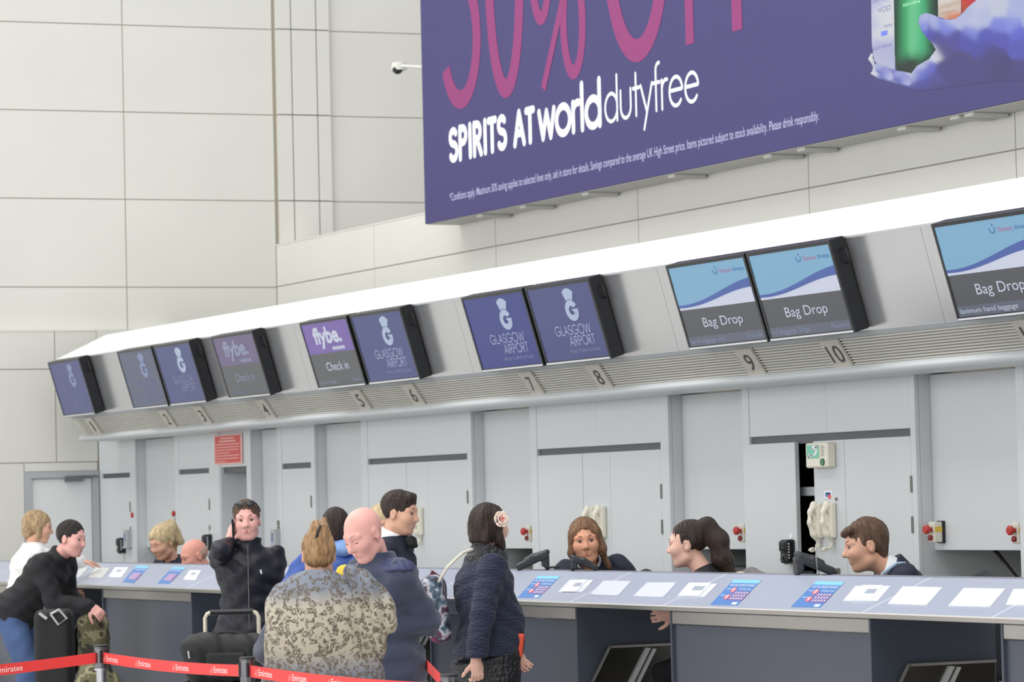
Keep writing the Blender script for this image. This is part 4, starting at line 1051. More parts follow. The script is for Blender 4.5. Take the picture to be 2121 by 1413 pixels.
q.build('ear_symbol', WHITEM, hl_)
q = MB(); put_text(q, 'T', O+UX*.56*w_+UZ*.40*h_+NZ*.0028, UX, UZ, .08*h_); q.build('lettering', WHITEM, hl_)
q = MB()
for k in range(7): q.obox(O+UX*.72*w_+UZ*(.46+.065*k)*h_, UX*.18*w_*(.7+.3*(k % 2)), UZ*.02*h_, NZ*.001)
q.build('printed_lines', NUMINK, hl_)
MB().lathe([(.022, 0), (.02, .008)], O+UX*.8*w_+UZ*.22*h_, 18, (0, -1, 0)).build('green_lamp', mat('loop_lamp', (74, 128, 92), .3), hl_)
# little sticker, key lock, socket
def small_box(name, label, cat, px, w, h, m, d=.012, Y=None, extra=None):
    Y = Y or YC+.004; p = atY(*px, Y); t = thing(name, label, cat, p)
    MB().box((p[0]-w/2, Y-d, p[2]-h/2), (p[0]+w/2, Y, p[2]+h/2), .003).build('body', m, t)
    if extra: extra(t, p, Y-d)
    return t
def ex_sticker(t, p, Y):
    MB().box((p[0]-.03, Y-.0006, p[2]-.012), (p[0]+.03, Y-.0001, p[2]+.014)).build('blue_print', P_BLUE, t); MB().box((p[0]+.0, Y-.0010, p[2]-.022), (p[0]+.035, Y-.0006, p[2]+.0)).build('red_print', P_RED, t); MB().box((p[0]-.018, Y-.0014, p[2]+.002), (p[0]+.022, Y-.001, p[2]+.010)).build('slot', BLACKP, t)
small_box('wall_sticker', 'small white sticker with blue and red print above the cream handsets', 'sticker', (1716, 1025), .09, .045, PAPER, .003, extra=ex_sticker)
small_box('key_lock', 'tiny dark key lock on the panel above the cream handsets', 'lock', (1733, 1034), .018, .018, HINGE, .008, extra=lambda t, p, Y: MB().lathe([(.007, 0), (.005, .006)], (p[0], Y, p[2]), 10, (0, -1, 0)).build('barrel', STEEL, t))
small_box('wall_socket', 'small grey wall socket just above the counter behind the desk telephone', 'socket', (1734, 1188), .07, .06, HINGE, .012, extra=lambda t, p, Y: MB().box((p[0]-.015, Y-.004, p[2]-.012), (p[0]+.015, Y, p[2]+.012)).build('switch', BLACKP, t))
def card_reader(px, label, Y):
    p = atY(*px, Y); t = thing('boarding_card_reader', label, 'reader', p, 'black readers on cabinet doors')
    s = Solid((-.05, -.09, -.075), (.05, .002, .08), .005); s.box((0, -.03, 0), (.04, .03, .068), .01); s.box((0, -.055, .03), (.03, .02, .03), .01, k=.01); s.cone((0, -.04, -.06), (0, -.06, -.03), .016, .012, k=.01)
    s.build('body', BLACKP, t, xf=(np.eye(3), p))
    q = MB()
    for k in range(6): q.box((p[0]+.0402, p[1]-.05, p[2]-.04+.016*k), (p[0]+.042, p[1]-.042, p[2]-.032+.016*k))
    q.build('key_dots', WHITEM, t)
    MB().tube([p+np.array([0, -.06, -.05]), p+np.array([0, -.085, -.045])], .004, 8).build('lever', STEEL, t, smooth=True)
    MB().box((p[0]-.012, Y-.01, p[2]+.07), (p[0]+.012, Y, p[2]+.1), .002).build('clip', PAPER, t)
card_reader((1641, 1142), 'black wall reader on the sliding cabinet door left of the desk telephone', YC-.008)
card_reader((258, 1130), 'black wall reader on the narrow cabinet door by the end wall', YC+.003)
card_reader((437, 1124), 'black wall reader behind the seated person whose head alone shows', YC+.003)
def ex_disp(t, p, Y): MB().box((p[0]-.03, Y-.002, p[2]-.02), (p[0]+.01, Y, p[2]+.05)).build('blue_label', mat('label_slate_blue', (110, 130, 170), .4), t); MB().box((p[0]-.06, Y-.01, p[2]-.085), (p[0]+.06, Y+.02, p[2]-.07), .003).build('tray', GREYTRIM, t)
small_box('leaflet_box', 'pale grey dispenser with blue label beside the far black reader', 'dispenser', (270, 1116), .1, .16, GREYTRIM, .05, extra=ex_disp)
small_box('leaflet_box', 'pale grey dispenser with blue label right of the person on the phone', 'dispenser', (577, 1117), .1, .16, GREYTRIM, .05, extra=ex_disp)
small_box('lock_plate', 'small grey lock plate above the dispenser right of the person on the phone', 'lock', (578, 1090), .05, .09, HINGE, .008, extra=lambda t, p, Y: MB().lathe([(.01, 0), (.008, .006)], (p[0], Y, p[2]), 10, (0, -1, 0)).build('barrel', STEEL, t))

# ------------------------------------------------------------------ desk telephones and office chairs behind the counter
GRAPH = mat('graphite_plastic', (48, 51, 56), .3)
RL = np.array([ST, CT, 0]); TC = -FH          # image right / toward the viewer, level
def xf_view(p): return (np.column_stack([RL, FH, UPV]), V3(p))
def desk_phone(px, label, mirror=1, scale=1.0, w=.085):
    p = atY(px[0], px[1], YU+.1); p[2] = ZU; XS = (np.column_stack([RL, FH, UPV])*scale, p)
    t = thing('desk_telephone', label, 'telephone', p, 'black desk telephones')
    s = Solid((-.125, -.1, -.005), (.125, .1, .105), .0045); m = mirror
    R = rotm(0, 0, -24*m)      # lean of the keypad body
    s.box((-.01*m, 0, .05), (.095, w*.85, .02), .01, R=R)
    s.box((.065*m, 0, .04), (.022, w*.8, .042), .008, k=.01)
    s.cone((.0, -w*.6, .072), (.075*m, -w*.6, .098), .02, .016, k=.008); s.cone((-.04*m, -w*.6, .055), (.0, -w*.6, .072), .016, .02, k=.008)
    s.ell((.035*m, 0, .0), (.03, .2, .022), op='sub', k=.004)
    s.cut((0, 0, 0), (0, 0, -1))
    s.build('body', GRAPH, t, xf=XS)
    MB().obox(p+(RL*(.01*m)+UPV*.074+FH*.01)*scale, (RL*.045*m+UPV*.02)*scale, FH*.05*scale, UPV*.004-RL*.001*m).build('display', BLACKG, t)
    c = [p+RL*(.07*m+.012*math.sin(k*.9)+.002*k)*1+UPV*(.012+.004*math.cos(k*.9))-FH*.07 for k in range(36)]
    MB().tube(c, .003, 6).build('cord', BLACKP, t, smooth='all')
    return t
desk_phone((1106, 1187), 'black desk telephone beside the person with the hair flower, sloping down to the left', 1)
desk_phone((1209, 1189), 'black desk telephone in front of the clerk facing the viewer', -1, .78, w=.07)
dp = desk_phone((1683, 1196), 'black desk telephone left of the clerk with the lanyard', -1, w=.09)
pz = atY(1690, 1120, YU+.08)
MB().tube([atY(1690, 1128, YU+.05), atY(1691, 1160, YU+.05), atY(1693, 1180, YU+.06), atY(1700, 1192, YU+.08), atY(1722, 1194, YU+.09)], .0035, 6).build('silver_cord', STEEL, dp, smooth='all')
def chair(px, depthC, label, m, w=.24, h=.3):
    """px: middle of the top of the backrest"""
    Y = depthC*CT; p = atY(*px, Y); t = thing('office_chair', label, 'chair', (p[0], Y+.05, 0), 'office chairs behind the counter')
    zt = float(p[2])
    s = Solid((-w-.02, -.07, -h*2-.02), (w+.02, .09, .02), .012)
    s.cone((-w*.72, 0, -.075), (0, 0, -.045), .042, .045, k=.02); s.cone((w*.72, 0, -.075), (0, 0, -.045), .042, .045, k=.02); s.box((0, 0, -h), (w*.88, .04, h-.08), .038, k=.03); s.build('backrest', m, t, xf=(np.eye(3), np.array([p[0], Y, zt])))
    s = Solid((-.26, -.05, -.06), (.26, .5, .06), .014); s.ell((0, .22, 0), (.25, .24, .045)); s.build('seat', m, t, xf=(np.eye(3), np.array([p[0], Y, zt-h*2-.02])))
    MB().tube([(p[0], Y+.22, zt-h*2-.04), (p[0], Y+.22, .1)], .025, 12).build('post', BLACKP, t, smooth=True)
    MB().tube([(p[0], Y+.03, zt-h*1.2), (p[0], Y+.06, zt-h*2-.03), (p[0], Y+.2, zt-h*2-.05)], .018, 8).build('back_arm', BLACKP, t, smooth=True)
    for k in range(5):
        a = 2*math.pi*k/5; MB().tube([(p[0], Y+.22, .11), (p[0]+.27*math.cos(a), Y+.22+.27*math.sin(a), .07)], [.022, .014], 8).ell((p[0]+.27*math.cos(a), Y+.22+.27*math.sin(a), .035), .034, 10, 6).build('foot', BLACKP, t, smooth=True)
    return t
CHB = mat('black_chair_fabric', (44, 46, 52), .85, bump=(200, .3)); CHG = mat('grey_chair_fabric', (124, 120, 120), .9, bump=(160, .5), vary=(120, .2))
chair((1338, 1180), 10.0, 'black office chair back right of the clerk facing the viewer', CHB, .2)
chair((1556, 1176), 10.0, 'grey flecked office chair back right of the clerk in the black blouse', CHG, .24)
chair((2038, 1184), 10.0, 'black office chair at the right below the chute opening', CHB, .22)
p = atY(1533, 1184, 9.55*CT); s = Solid((-.13, -.06, -.2), (.13, .08, .02), .008); s.ell((0, 0, -.085), (.11, .05, .085)); s.cone((0, 0, -.09), (0, .02, -.16), .06, .05)
o = s.build('cream_headrest_pad', mat('cream_pad', (236, 208, 180), .7), None, org=None); o.location = tuple(map(float, p)); tag(o, 'small cream rounded pad in front of the grey flecked chair back', 'pad'); 
s2 = MB().tube([p+np.array([0, .03, -.14]), p+np.array([0, .1, -.3])], .012, 8); s2.build('stem', BLACKP, o, smooth=True, org=p)

# ------------------------------------------------------------------ queue posts and red belts
CHR = mat('chrome', (200, 200, 204), .1, metal=1.0); DCHR = mat('smoked_chrome', (120, 118, 122), .12, metal=.9)
TAPE = mat('red_belt', (236, 64, 62), .6, bump=(300, .1)); TAPEW = mat('belt_white', (248, 226, 224), .6); TAPEF = mat('belt_faint', (240, 128, 122), .6)
def post(px, depth, label):
    p = atD(*px, depth); zt = float(p[2]); t = thing('queue_post', label, 'post', (p[0], p[1], 0), 'chrome queue posts')
    MB().lathe([(.031, zt-.105), (.031, zt-.012), (.033, zt-.01), (.033, zt), (.028, zt+.002)], (p[0], p[1], 0), 28).build('head', DCHR, t, smooth=True)
    MB().lathe([(.034, zt-.006), (.034, zt+.003), (.026, zt+.005)], (p[0], p[1], 0), 28).build('cap', BLACKP, t, smooth=True)
    MB().lathe([(.033, zt-.115), (.033, zt-.105), (.028, zt-.104)], (p[0], p[1], 0), 28).build('collar', CHR, t, smooth=True)
    MB().lathe([(.024, .03), (.024, zt-.114)], (p[0], p[1], 0), 28).build('tube', CHR, t, smooth=True)
    MB().lathe([(.17, 0), (.17, .012), (.05, .035), (.03, .05)], (p[0], p[1], 0), 32).build('base', CHR, t, smooth=True)
    for k in range(4):
        a = TH+math.pi/4+k*math.pi/2; c = np.array([p[0]+.031*math.cos(a), p[1]+.031*math.sin(a), zt-.08])
        MB().box(c-np.array([.006, .006, 0]), c+np.array([.006, .006, .06]), .002).build('belt_slot', BLACKP, t)
    return np.array([p[0], p[1], zt])
T1 = post((209, 1338), 15.9, 'chrome queue post left, in front of the camouflage bag')
T2 = post((512, 1363), 14.3, 'chrome queue post in the middle, in front of the black duffel bag')
T3 = post((930, 1399), 12.45, 'chrome queue post right, in front of the person with the hair flower')
T0 = post((-330, 1392), 15.0, 'chrome queue post beyond the left edge of the photo')
T4 = post((868, 1338), 16.9, 'chrome queue post hidden behind the navy fleece')
def belt(A, B, label, sag, words, faint=()):
    A, B = V3(A), V3(B); d = (B-A); L = np.linalg.norm(d[:2]); u = np.array([d[0], d[1], 0])/L; nrm = np.cross(u, UPV); nrm = nrm if np.dot(nrm, TC) > 0 else -nrm
    if np.dot(np.cross(u, UPV), nrm) < 0: u2 = u
    t = thing('belt_barrier', label, 'barrier belt', (A+B)/2*np.array([1, 1, 0])+np.array([0, 0, min(A[2], B[2])-.1]), 'red queue belts')
    hh = .05; n = 24; f = []
    def P(s_, v, e): z = A[2]+(B[2]-A[2])*s_-.030-hh/2-sag*4*s_*(1-s_); return A*np.array([1, 1, 0])+u*(.031+(L-.062)*s_)+UPV*(z+v)+nrm*e
    mb = MB(); vs = []
    for i in range(n+1):
        for (v, e) in ((-hh/2, -.001), (hh/2, -.001), (hh/2, .001), (-hh/2, .001)): vs.append(P(i/n, v, e))
    fs = [(i*4+k, (i+1)*4+k, (i+1)*4+(k+1) % 4, i*4+(k+1) % 4) for i in range(n) for k in range(4)]+[(0, 1, 2, 3), (n*4+3, n*4+2, n*4+1, n*4)]
    mb.add(vs, fs).build('webbing', TAPE, t)
    right = np.dot(u, RL) > 0
    for (s_, w, nm, m) in [(a, b_, 'lettering', TAPEW) for a, b_ in words]:
        s0 = s_
        vs2, fs2 = text_geo('Emirates', .004); x0, x1 = vs2[:, 0].min(), vs2[:, 0].max(); hcap = text_geo('H')[0][:, 1].max()
        q = MB(); q.add([P(s0+((v[0]-x0)/(x1-x0)*w if right else -(v[0]-x0)/(x1-x0)*w)/L, (v[1]/hcap-.5)*.026, .0016) for v in vs2], fs2); q.build(nm, m, t)
        # sail emblem before the word
        q = MB(); sg = 1 if right else -1; sc = w/.15
        for tri in (((-.045, -.012), (-.012, -.012), (-.02, .014)), ((-.05, -.016), (-.008, -.016), (-.028, -.020))):
            q.add([P(s0+sg*a*sc/L, b_, .0016) for a, b_ in tri], [(0, 1, 2)])
        q.build('emblem', TAPEF, t)
L12 = np.linalg.norm((T2-T1)[:2]); L23 = np.linalg.norm((T3-T2)[:2])
belt(T0, T1, 'red barrier belt leaving the photo at the left edge', .01, [(.585, .15)])
belt(T1, T2, 'red barrier belt between the left and middle queue posts', .012, [(.025, .16), (.27, .16), (.54, .16), (.80, .16)])
belt(T2, T3, 'red barrier belt between the middle and right queue posts', .012, [(.05, .16), (.24, .16), (.45, .16), (.66, .16), (.85, .14)])
belt(T3, T4, 'red barrier belt running back behind the navy fleece', .0, [])

# ------------------------------------------------------------------ luggage
BAGB = mat('black_nylon', (17, 18, 20), .65, bump=(40, .25)); WEB = mat('black_webbing', (18, 18, 20), .7); CREAMT = mat('cream_tube', (214, 206, 186), .3)
ptr = atD(480, 1268, 18.6)
G0 = np.array([ptr[0], ptr[1], 0.0]); zg = float(ptr[2])
tr = thing('luggage_trolley', 'luggage trolley with cream tubes and black grip in front of the person on the phone', 'trolley', G0)
def L3(r, f, z): return G0+RL*r+FH*f+UPV*z          # right / away / up
hw = .147
MB().tube([L3(-hw+.03, 0, zg), L3(hw-.03, 0, zg)], .015, 12).build('grip', BLACKP, tr, smooth=True)
for sg in (-1, 1): MB().tube([L3(sg*(hw-.03), 0, zg), L3(sg*(hw-.012), .0, zg-.008), L3(sg*hw, .0, zg-.03), L3(sg*hw, .01, .5), L3(sg*hw, .04, .2), L3(sg*(hw+.08), -.45, .16)], .0115, 10).build('side_tube', CREAMT, tr, smooth=True)
MB().tube([L3(-hw, .03, .3), L3(hw, .03, .3)], .01, 8).tube([L3(-hw, .02, .45), L3(hw, .02, .45)], .008, 8).build('cross_bar', CREAMT, tr, smooth=True)
pl_ = MB(); pl_.obox(L3(-.22, -.5, .15), RL*.44, FH*.52, UPV*.02); pl_.build('platform', STEEL, tr)
for r_, f_ in ((-.2, .02), (.2, .02), (0, -.5)): MB().lathe([(.03, -.02), (.075, -.018), (.075, .018), (.03, .02)], L3(r_, f_, .076), 18, RL).build('wheel', BLACKP, tr, smooth=True)
cs = thing('black_suitcase', 'black suitcase standing on the trolley under the duffel bag', 'suitcase', L3(0, -.24, .17))
s = Solid((-.24, -.16, 0), (.24, .16, .5), .012); s.box((0, 0, .245), (.22, .13, .245), .03); s.build('shell', BAGB, cs, xf=(np.column_stack([RL, FH, UPV]), L3(0, -.2, .17)))
MB().tube([L3(-.06, -.2, .655), L3(-.05, -.2, .668), L3(.05, -.2, .668), L3(.06, -.2, .655)], .008, 8).build('handle', WEB, cs, smooth=True)
pd = atD(472, 1362, 18.35); zb = .672; D0 = np.array([pd[0], pd[1], zb])
df = thing('duffel_bag', 'black nylon duffel bag on the trolley under the red belt', 'bag', D0)
s = Solid((-.26, -.16, 0), (.26, .16, .30), .009); s.box((0, 0, .125), (.235, .125, .125), .08); s.ell((-.1, 0, .2), (.15, .11, .07), k=.05); s.ell((.1, 0, .19), (.12, .11, .06), k=.05)
s.fold(lambda x, y, z: .006*np.sin(x*30+z*14)*np.cos(y*20+x*9)+.003*np.sin(x*70+y*30)); s.cut((0, 0, .002), (0, 0, -1))
XD = (np.column_stack([RL, FH, UPV]), D0); s.build('body', BAGB, df, xf=XD)
s = Solid((-.12, -.2, .02), (.14, -.06, .2), .009); s.box((0, -.12, .1), (.11, .025, .07), .02); s.build('front_pocket', BAGB, df, xf=XD)
def XDp(r, f, z): return D0+RL*r+FH*f+UPV*z
for f in (-.05, .05): MB().tube([XDp(-.12, f, .2), XDp(-.1, f, .25), XDp(-.03, f*.6, .27), XDp(.05, f*.6, .268), XDp(.1, f, .24), XDp(.12, f, .2)], .011, 8).build('strap', WEB, df, smooth=True)
MB().tube([XDp(-.2, -.13, .18), XDp(-.195, -.135, .14)], .006, 8).build('zip_pull', CHR, df); MB().tube([XDp(.12, -.14, .14), XDp(.10, -.15, .09)], .006, 8).build('zip_pull', CHR, df)
# camouflage luggage, black case at the far left
def camo():
    m = mat('camouflage_cloth', (96, 92, 66), .8, bump=(60, .3)); nt = m.node_tree
    if 'camo' in nt.nodes: return m
    n = nt.nodes.new('ShaderNodeTexNoise'); n.name = 'camo'; n.inputs['Scale'].default_value = 9; n.inputs['Detail'].default_value = 2
    cr = nt.nodes.new('ShaderNodeValToRGB'); cr.color_ramp.interpolation = 'CONSTANT'; e = cr.color_ramp.elements
    e[0].color = rgb((48, 44, 34)); e[1].position = .44; e[1].color = rgb((98, 94, 68)); k = e.new(.56); k.color = rgb((142, 136, 104)); k = e.new(.64); k.color = rgb((70, 66, 46))
    tc = nt.nodes.new('ShaderNodeTexCoord'); nt.links.new(tc.outputs['Object'], n.inputs[0]); nt.links.new(n.outputs[0], cr.inputs[0]); nt.links.new(cr.outputs[0], nt.nodes['Principled BSDF'].inputs['Base Color']); return m
pb_ = atD(192, 1268, 23.4); B0 = np.array([pb_[0], pb_[1], float(atD(192, 1350, 23.4)[2])-.16])
bp_ = thing('camouflage_backpack', 'camouflage backpack hanging from the hand of the bending person', 'backpack', B0)
s = Solid((-.15, -.13, 0), (.15, .13, .46), .009); s.box((0, 0, .2), (.105, .09, .2), .07); s.box((0, -.09, .13), (.08, .035, .1), .03, k=.02); s.ell((0, 0, .37), (.1, .08, .06), k=.04); s.fold(lambda x, y, z: .006*np.sin(x*40+z*25)*np.cos(z*30))
XB = (np.column_stack([RL, FH, UPV]), B0); s.build('body', camo(), bp_, xf=XB)
MB().tube([B0+RL*(-.03)+UPV*.41, B0+RL*(-.02)+UPV*.46, B0+RL*.03+UPV*.46, B0+RL*.04+UPV*.41], .009, 8).build('grab_loop', WEB, bp_, smooth=True)
for sg in (-1, 1): MB().tube([B0+RL*sg*.07+FH*.09+UPV*.38, B0+RL*sg*.09+FH*.15+UPV*.25, B0+RL*sg*.08+FH*.1+UPV*.05], .012, 8).build('strap', camo(), bp_, smooth=True)
pb2 = atD(200, 1376, 21.6); B1 = np.array([pb2[0], pb2[1], 0])
bk = thing('camouflage_kit_bag', 'camouflage kit bag standing on the floor behind the left queue post', 'bag', B1)
zt2 = float(pb2[2]); s = Solid((-.2, -.17, 0), (.2, .17, zt2+.02), .012); s.cone((0, 0, .12), (0, 0, zt2-.13), .15, .13, k=.02); s.ell((0, 0, zt2-.13), (.15, .14, .13), k=.03); s.cut((0, 0, .003), (0, 0, -1)); s.fold(lambda x, y, z: .006*np.sin(z*40+x*15))
s.build('body', camo(), bk, xf=(np.column_stack([RL, FH, UPV]), B1))
MB().tube([B1+RL*.0+UPV*(zt2-.01)+FH*(-.05), B1+UPV*(zt2+.03)-FH*.06, B1+RL*.08+UPV*(zt2+.02)-FH*.06, B1+RL*.1+UPV*(zt2-.05)-FH*.06], .012, 8).build('carry_handle', WEB, bk, smooth=True)
pc_ = atD(112, 1262, 22.4); C0 = np.array([pc_[0], pc_[1], 0]); zc = float(pc_[2])
tc_ = thing('black_travel_case', 'tall black travel case with pale diamond buckle beside the bending person', 'suitcase', C0)
s = Solid((-.2, -.15, .05), (.2, .15, zc+.02), .012); s.box((.0, 0, .07+(zc-.07)/2), (.125, .12, (zc-.07)/2), .05); XC = (np.column_stack([RL, FH, UPV]), C0); s.build('shell', BAGB, tc_, xf=XC)
def XCp(r, f, z): return C0+RL*r+FH*f+UPV*z
MB().tube([XCp(-.005, -.13, zc-.03), XCp(.05, -.13, zc+.0), XCp(.1, -.13, zc-.06), XCp(.045, -.13, zc-.10), XCp(-.005, -.13, zc-.03)], .01, 6).build('diamond_buckle', mat('pale_buckle', (176, 178, 180), .35, metal=.6), tc_)
MB().tube([XCp(-.08, -.13, zc-.02), XCp(-.03, -.132, zc-.06)], .012, 6).build('pale_strap', mat('pale_buckle', (176, 178, 180)), tc_)
for sg in (-1, 1): MB().lathe([(.02, -.015), (.04, -.012), (.04, .012), (.02, .015)], XCp(sg*.1, .06, .04), 14, RL).build('wheel', BLACKP, tc_, smooth=True)
for sg in (-1, 1): MB().box(XCp(sg*.1, -.08, 0)-np.array([.015, .015, 0]), XCp(sg*.1, -.08, .09)+np.array([.015, .015, 0])).build('foot', BLACKP, tc_)
# ------------------------------------------------------------------ people
SKIN = {}
def skin(nm, c): 
    m = mat(nm, c, .5, spec=.35, vary=(18, .05)); b = m.node_tree.nodes['Principled BSDF']
    b.inputs['Subsurface Weight'].default_value = .12; b.inputs['Subsurface Radius'].default_value = (.02, .008, .004); return m
SK_PALE = skin('skin_pale', (232, 186, 168)); SK_PINK = skin('skin_pink', (236, 178, 168)); SK_TAN = skin('skin_tan', (224, 164, 134)); SK_MID = skin('skin_warm', (222, 172, 146)); SK_RED = skin('skin_ruddy', (226, 160, 144))
EYEW = mat('eye_white', (196, 184, 176), .2); IRIS = mat('iris_dark', (52, 40, 34), .2); LIP = mat('lips', (190, 104, 98), .4); LIPD = mat('lips_muted', (196, 124, 112), .45)
def hairm(nm, c, v=.38): return mat(nm, c, .42, spec=.4, bump=(70, .9, (3, 3, .5)), vary=(38, v, (3, 3, .35)))
H_DARK = hairm('hair_dark_brown', (54, 40, 34)); H_BLACK = hairm('hair_near_black', (40, 32, 30)); H_BROWN = hairm('hair_brown', (98, 74, 58)); H_LBROWN = hairm('hair_light_brown', (132, 98, 72)); H_BLOND = hairm('hair_blond', (214, 192, 150)); H_DBLOND = hairm('hair_dark_blond', (180, 152, 116), .4); H_GOLD = hairm('hair_golden', (168, 132, 94), .4); H_GREY = hairm('hair_grey_stubble', (196, 160, 146), .1)
def ik(a, t, l1, l2, hint):
    a, t, hint = V3(a), V3(t), V3(hint); d = t-a; L = np.linalg.norm(d); u = d/L; L = min(L, (l1+l2)*.999); x = (l1*l1-l2*l2+L*L)/(2*L); h = math.sqrt(max(l1*l1-x*x, 0))
    w = hint-u*np.dot(hint, u); w /= np.linalg.norm(w)+1e-9
    return a+u*x+w*h, a+u*L
class Person:
    def __init__(s, label, head, D, fa, H=None, lean=0, neck=12, hy=0, hp=0, hr=0, seated=False, sh=.168, arms=None, k=1.0, female=False, hip=None, lat=0, legs=None, hscale=1.0, group=None):
        a = math.radians(fa); s.fw = TC*math.cos(a)+RL*math.sin(a); s.rt = np.cross(s.fw, UPV); s.B = np.column_stack([s.rt, s.fw, UPV])
        s.D = D; s.female = female; hw = atD(*head, D); s.hw = hw
        if female: sh *= .9
        Lr, Nr, Sd = math.radians(lean), math.radians(lean*.75+neck), math.radians(lat)
        tv = np.array([math.sin(Sd), math.sin(Lr)*math.cos(Sd), math.cos(Lr)*math.cos(Sd)]); nv = np.array([math.sin(Sd), math.sin(Nr), math.cos(Nr)])
        def height(k): return (tv*.50*k+nv*.168*k)[2]
        if hip is None:
            if seated: hip = hw[2]-height(k)
            else: k = hw[2]/(.93+height(1.0)); hip = .93*k
        s.k = k; s.hs = k*hscale
        P = np.array([0, 0, hip]); N = P+tv*.50*k; Hc = N+nv*.168*k
        off = hw-s.B @ Hc; s.root = np.array([off[0], off[1], 0.0]); 
        if abs(off[2]) > 1e-6 and not seated: P = P+np.array([0, 0, off[2]]); N = N+np.array([0, 0, off[2]]); Hc = Hc+np.array([0, 0, off[2]])
        s.P, s.N, s.H = P, N, Hc; s.tv = tv; s.TR = rotm(0, -lean, lat)
        s.HR = rotm(hy, hp-lean*0, hr)
        s.S = {sg: N+s.TR @ (np.array([sg*sh, -.005, -.05])*k) for sg in (1, -1)}
        s.E, s.W, s.hd = {}, {}, {}
        arms = arms or {}
        for sg in (1, -1):
            ar = arms.get(sg, {})
            if 'px' in ar: w = s.loc(atD(ar['px'][0], ar['px'][1], D+ar['px'][2]))
            elif 'w' in ar: w = s.S[sg]+V3(ar['w'])*k
            else: w = s.S[sg]+np.array([sg*.07, .07, -.51])*k
            e, w = ik(s.S[sg], w, .285*k, .25*k, ar.get('hint', (sg*.3, -1, -.1)))
            s.E[sg], s.W[sg] = e, w
            fd = V3(ar['fd']) if 'fd' in ar else (w-e); fd = fd/np.linalg.norm(fd)
            pn = V3(ar.get('pn', (-sg, 0, 0))); pn = pn-fd*np.dot(pn, fd); pn /= np.linalg.norm(pn)
            s.hd[sg] = (fd, pn, ar.get('curl', 22), ar.get('spread', 0))
        s.K, s.A = {}, {}
        for sg in (1, -1):
            hj = P+np.array([sg*.088*k, 0, -.03*k])
            if seated: kn = hj+np.array([sg*.06, .34, 0])*k; an = np.array([kn[0], kn[1]-.05, .09])
            else:
                an = V3((legs or {}).get(sg, (sg*.10*k, 0, .085))); kn, an = ik(hj, an, .43*k, .43*k, (0, 1, 0))
            s.K[sg], s.A[sg] = kn, an
        s.t = thing('person', label, 'person', s.root, group); s.seated = seated
    def loc(s, w): return s.B.T @ (V3(w)-s.root)
    def wor(s, p): return s.B @ V3(p)+s.root
    def xf(s): return (s.B, s.root)
    def hl(s, p): return s.H+s.HR @ (V3(p)*s.hs)
    def grid(s, h, pad=.16, zlo=None, head=True):
        pts = [s.P, s.N]+list(s.S.values())+list(s.E.values())+list(s.W.values())
        if head: pts.append(s.H)
        pts += list(s.K.values())+list(s.A.values()); pts = np.array(pts)
        lo, hi = pts.min(0)-pad, pts.max(0)+pad; lo[2] = max(lo[2], -.0) if zlo is None else zlo
        return Solid(lo, hi, h)
    def body(s, m, nose=1.0):
        k = s.k; g = s.grid(.0062); fe = s.female
        R = s.TR
        def T(f, o=(0, 0, 0)): return s.P+s.tv*f*k+R @ (V3(o)*k)
        g.ell(T(.0), V3((.155, .105, .11))*k, R=R); g.ell(T(.17), V3((.128, .09, .15))*k, R=R, k=.05); g.ell(T(.34), V3((.152, .105, .15))*k, R=R, k=.05)
        for sg in (1, -1):
            g.cone(T(.45), s.S[sg], .040*k, .042*k, k=.04); g.cone(s.S[sg], s.E[sg], .044*k, .036*k); g.cone(s.E[sg], s.W[sg], .036*k, .024*k); s._hand(g, sg)
            hj = s.P+np.array([sg*.088*k, 0, -.03*k]); g.cone(hj, s.K[sg], .078*k, .052*k); g.cone(s.K[sg], s.A[sg], .05*k, .034*k); g.cone(s.A[sg]+np.array([0, -.03, -.05]), s.A[sg]+np.array([0, .14, -.06]), .03, .024)
        # neck and head
        nk = s.hl((0, -.025, -.075)); g.cone(T(.47, (0, -.005, 0)), nk, (.054 if fe else .06)*k, (.047 if fe else .054)*k, k=.03)
        hs, HR = s.hs, s.HR
        def e(p, r, kk=.02, op='add', RR=None): g.ell(s.hl(p), V3(r)*hs, R=HR if RR is None else HR @ RR, k=kk*hs, op=op)
        def c(a, b, r1, r2, kk=.012, op='add'): g.cone(s.hl(a), s.hl(b), r1*hs, r2*hs, k=kk*hs, op=op)
        e((0, -.014, .032), (.074, .096, .086)); e((0, .022, -.02), (.064, .068, .088), .03); e((0, .03, -.068), (.048 if fe else .055, .052, .042), .03)
        c((-.012, .068, -.1), (.012, .068, -.1), .016, .016, .02)
        for sg in (1, -1):
            e((sg*.036, .058, -.024), (.03, .03, .028), .03); c((sg*.014, .082, .030), (sg*.05, .066, .026), .011, .009, .015)
            c((sg*.05, .0, -.07), (sg*.03, .05, -.095), .014, .014, .03)
            e((sg*.031, .096, .006), (.018, .014, .011), .012, 'sub')
        c((0, .084, .014), (0, .102*nose, -.022), .009, .012, .014); e((0, .104*nose, -.026), (.012, .012, .0105), .01); 
        for sg in (1, -1): e((sg*.0125, .093, -.031), (.009, .011, .008), .008); e((sg*.076, -.012, -.008), (.009, .021, .033), .006, RR=rotm(sg*-18, 0, 0)); e((sg*.086, -.006, -.004), (.006, .011, .018), .004, 'sub')
        c((-.017, .084, -.0565), (.017, .084, -.0565), .0075, .0075, .008); c((-.014, .083, -.068), (.014, .083, -.068), .0085, .0085, .008)
        s.bodyo = g.build('body', m, s.t, xf=s.xf()); return s
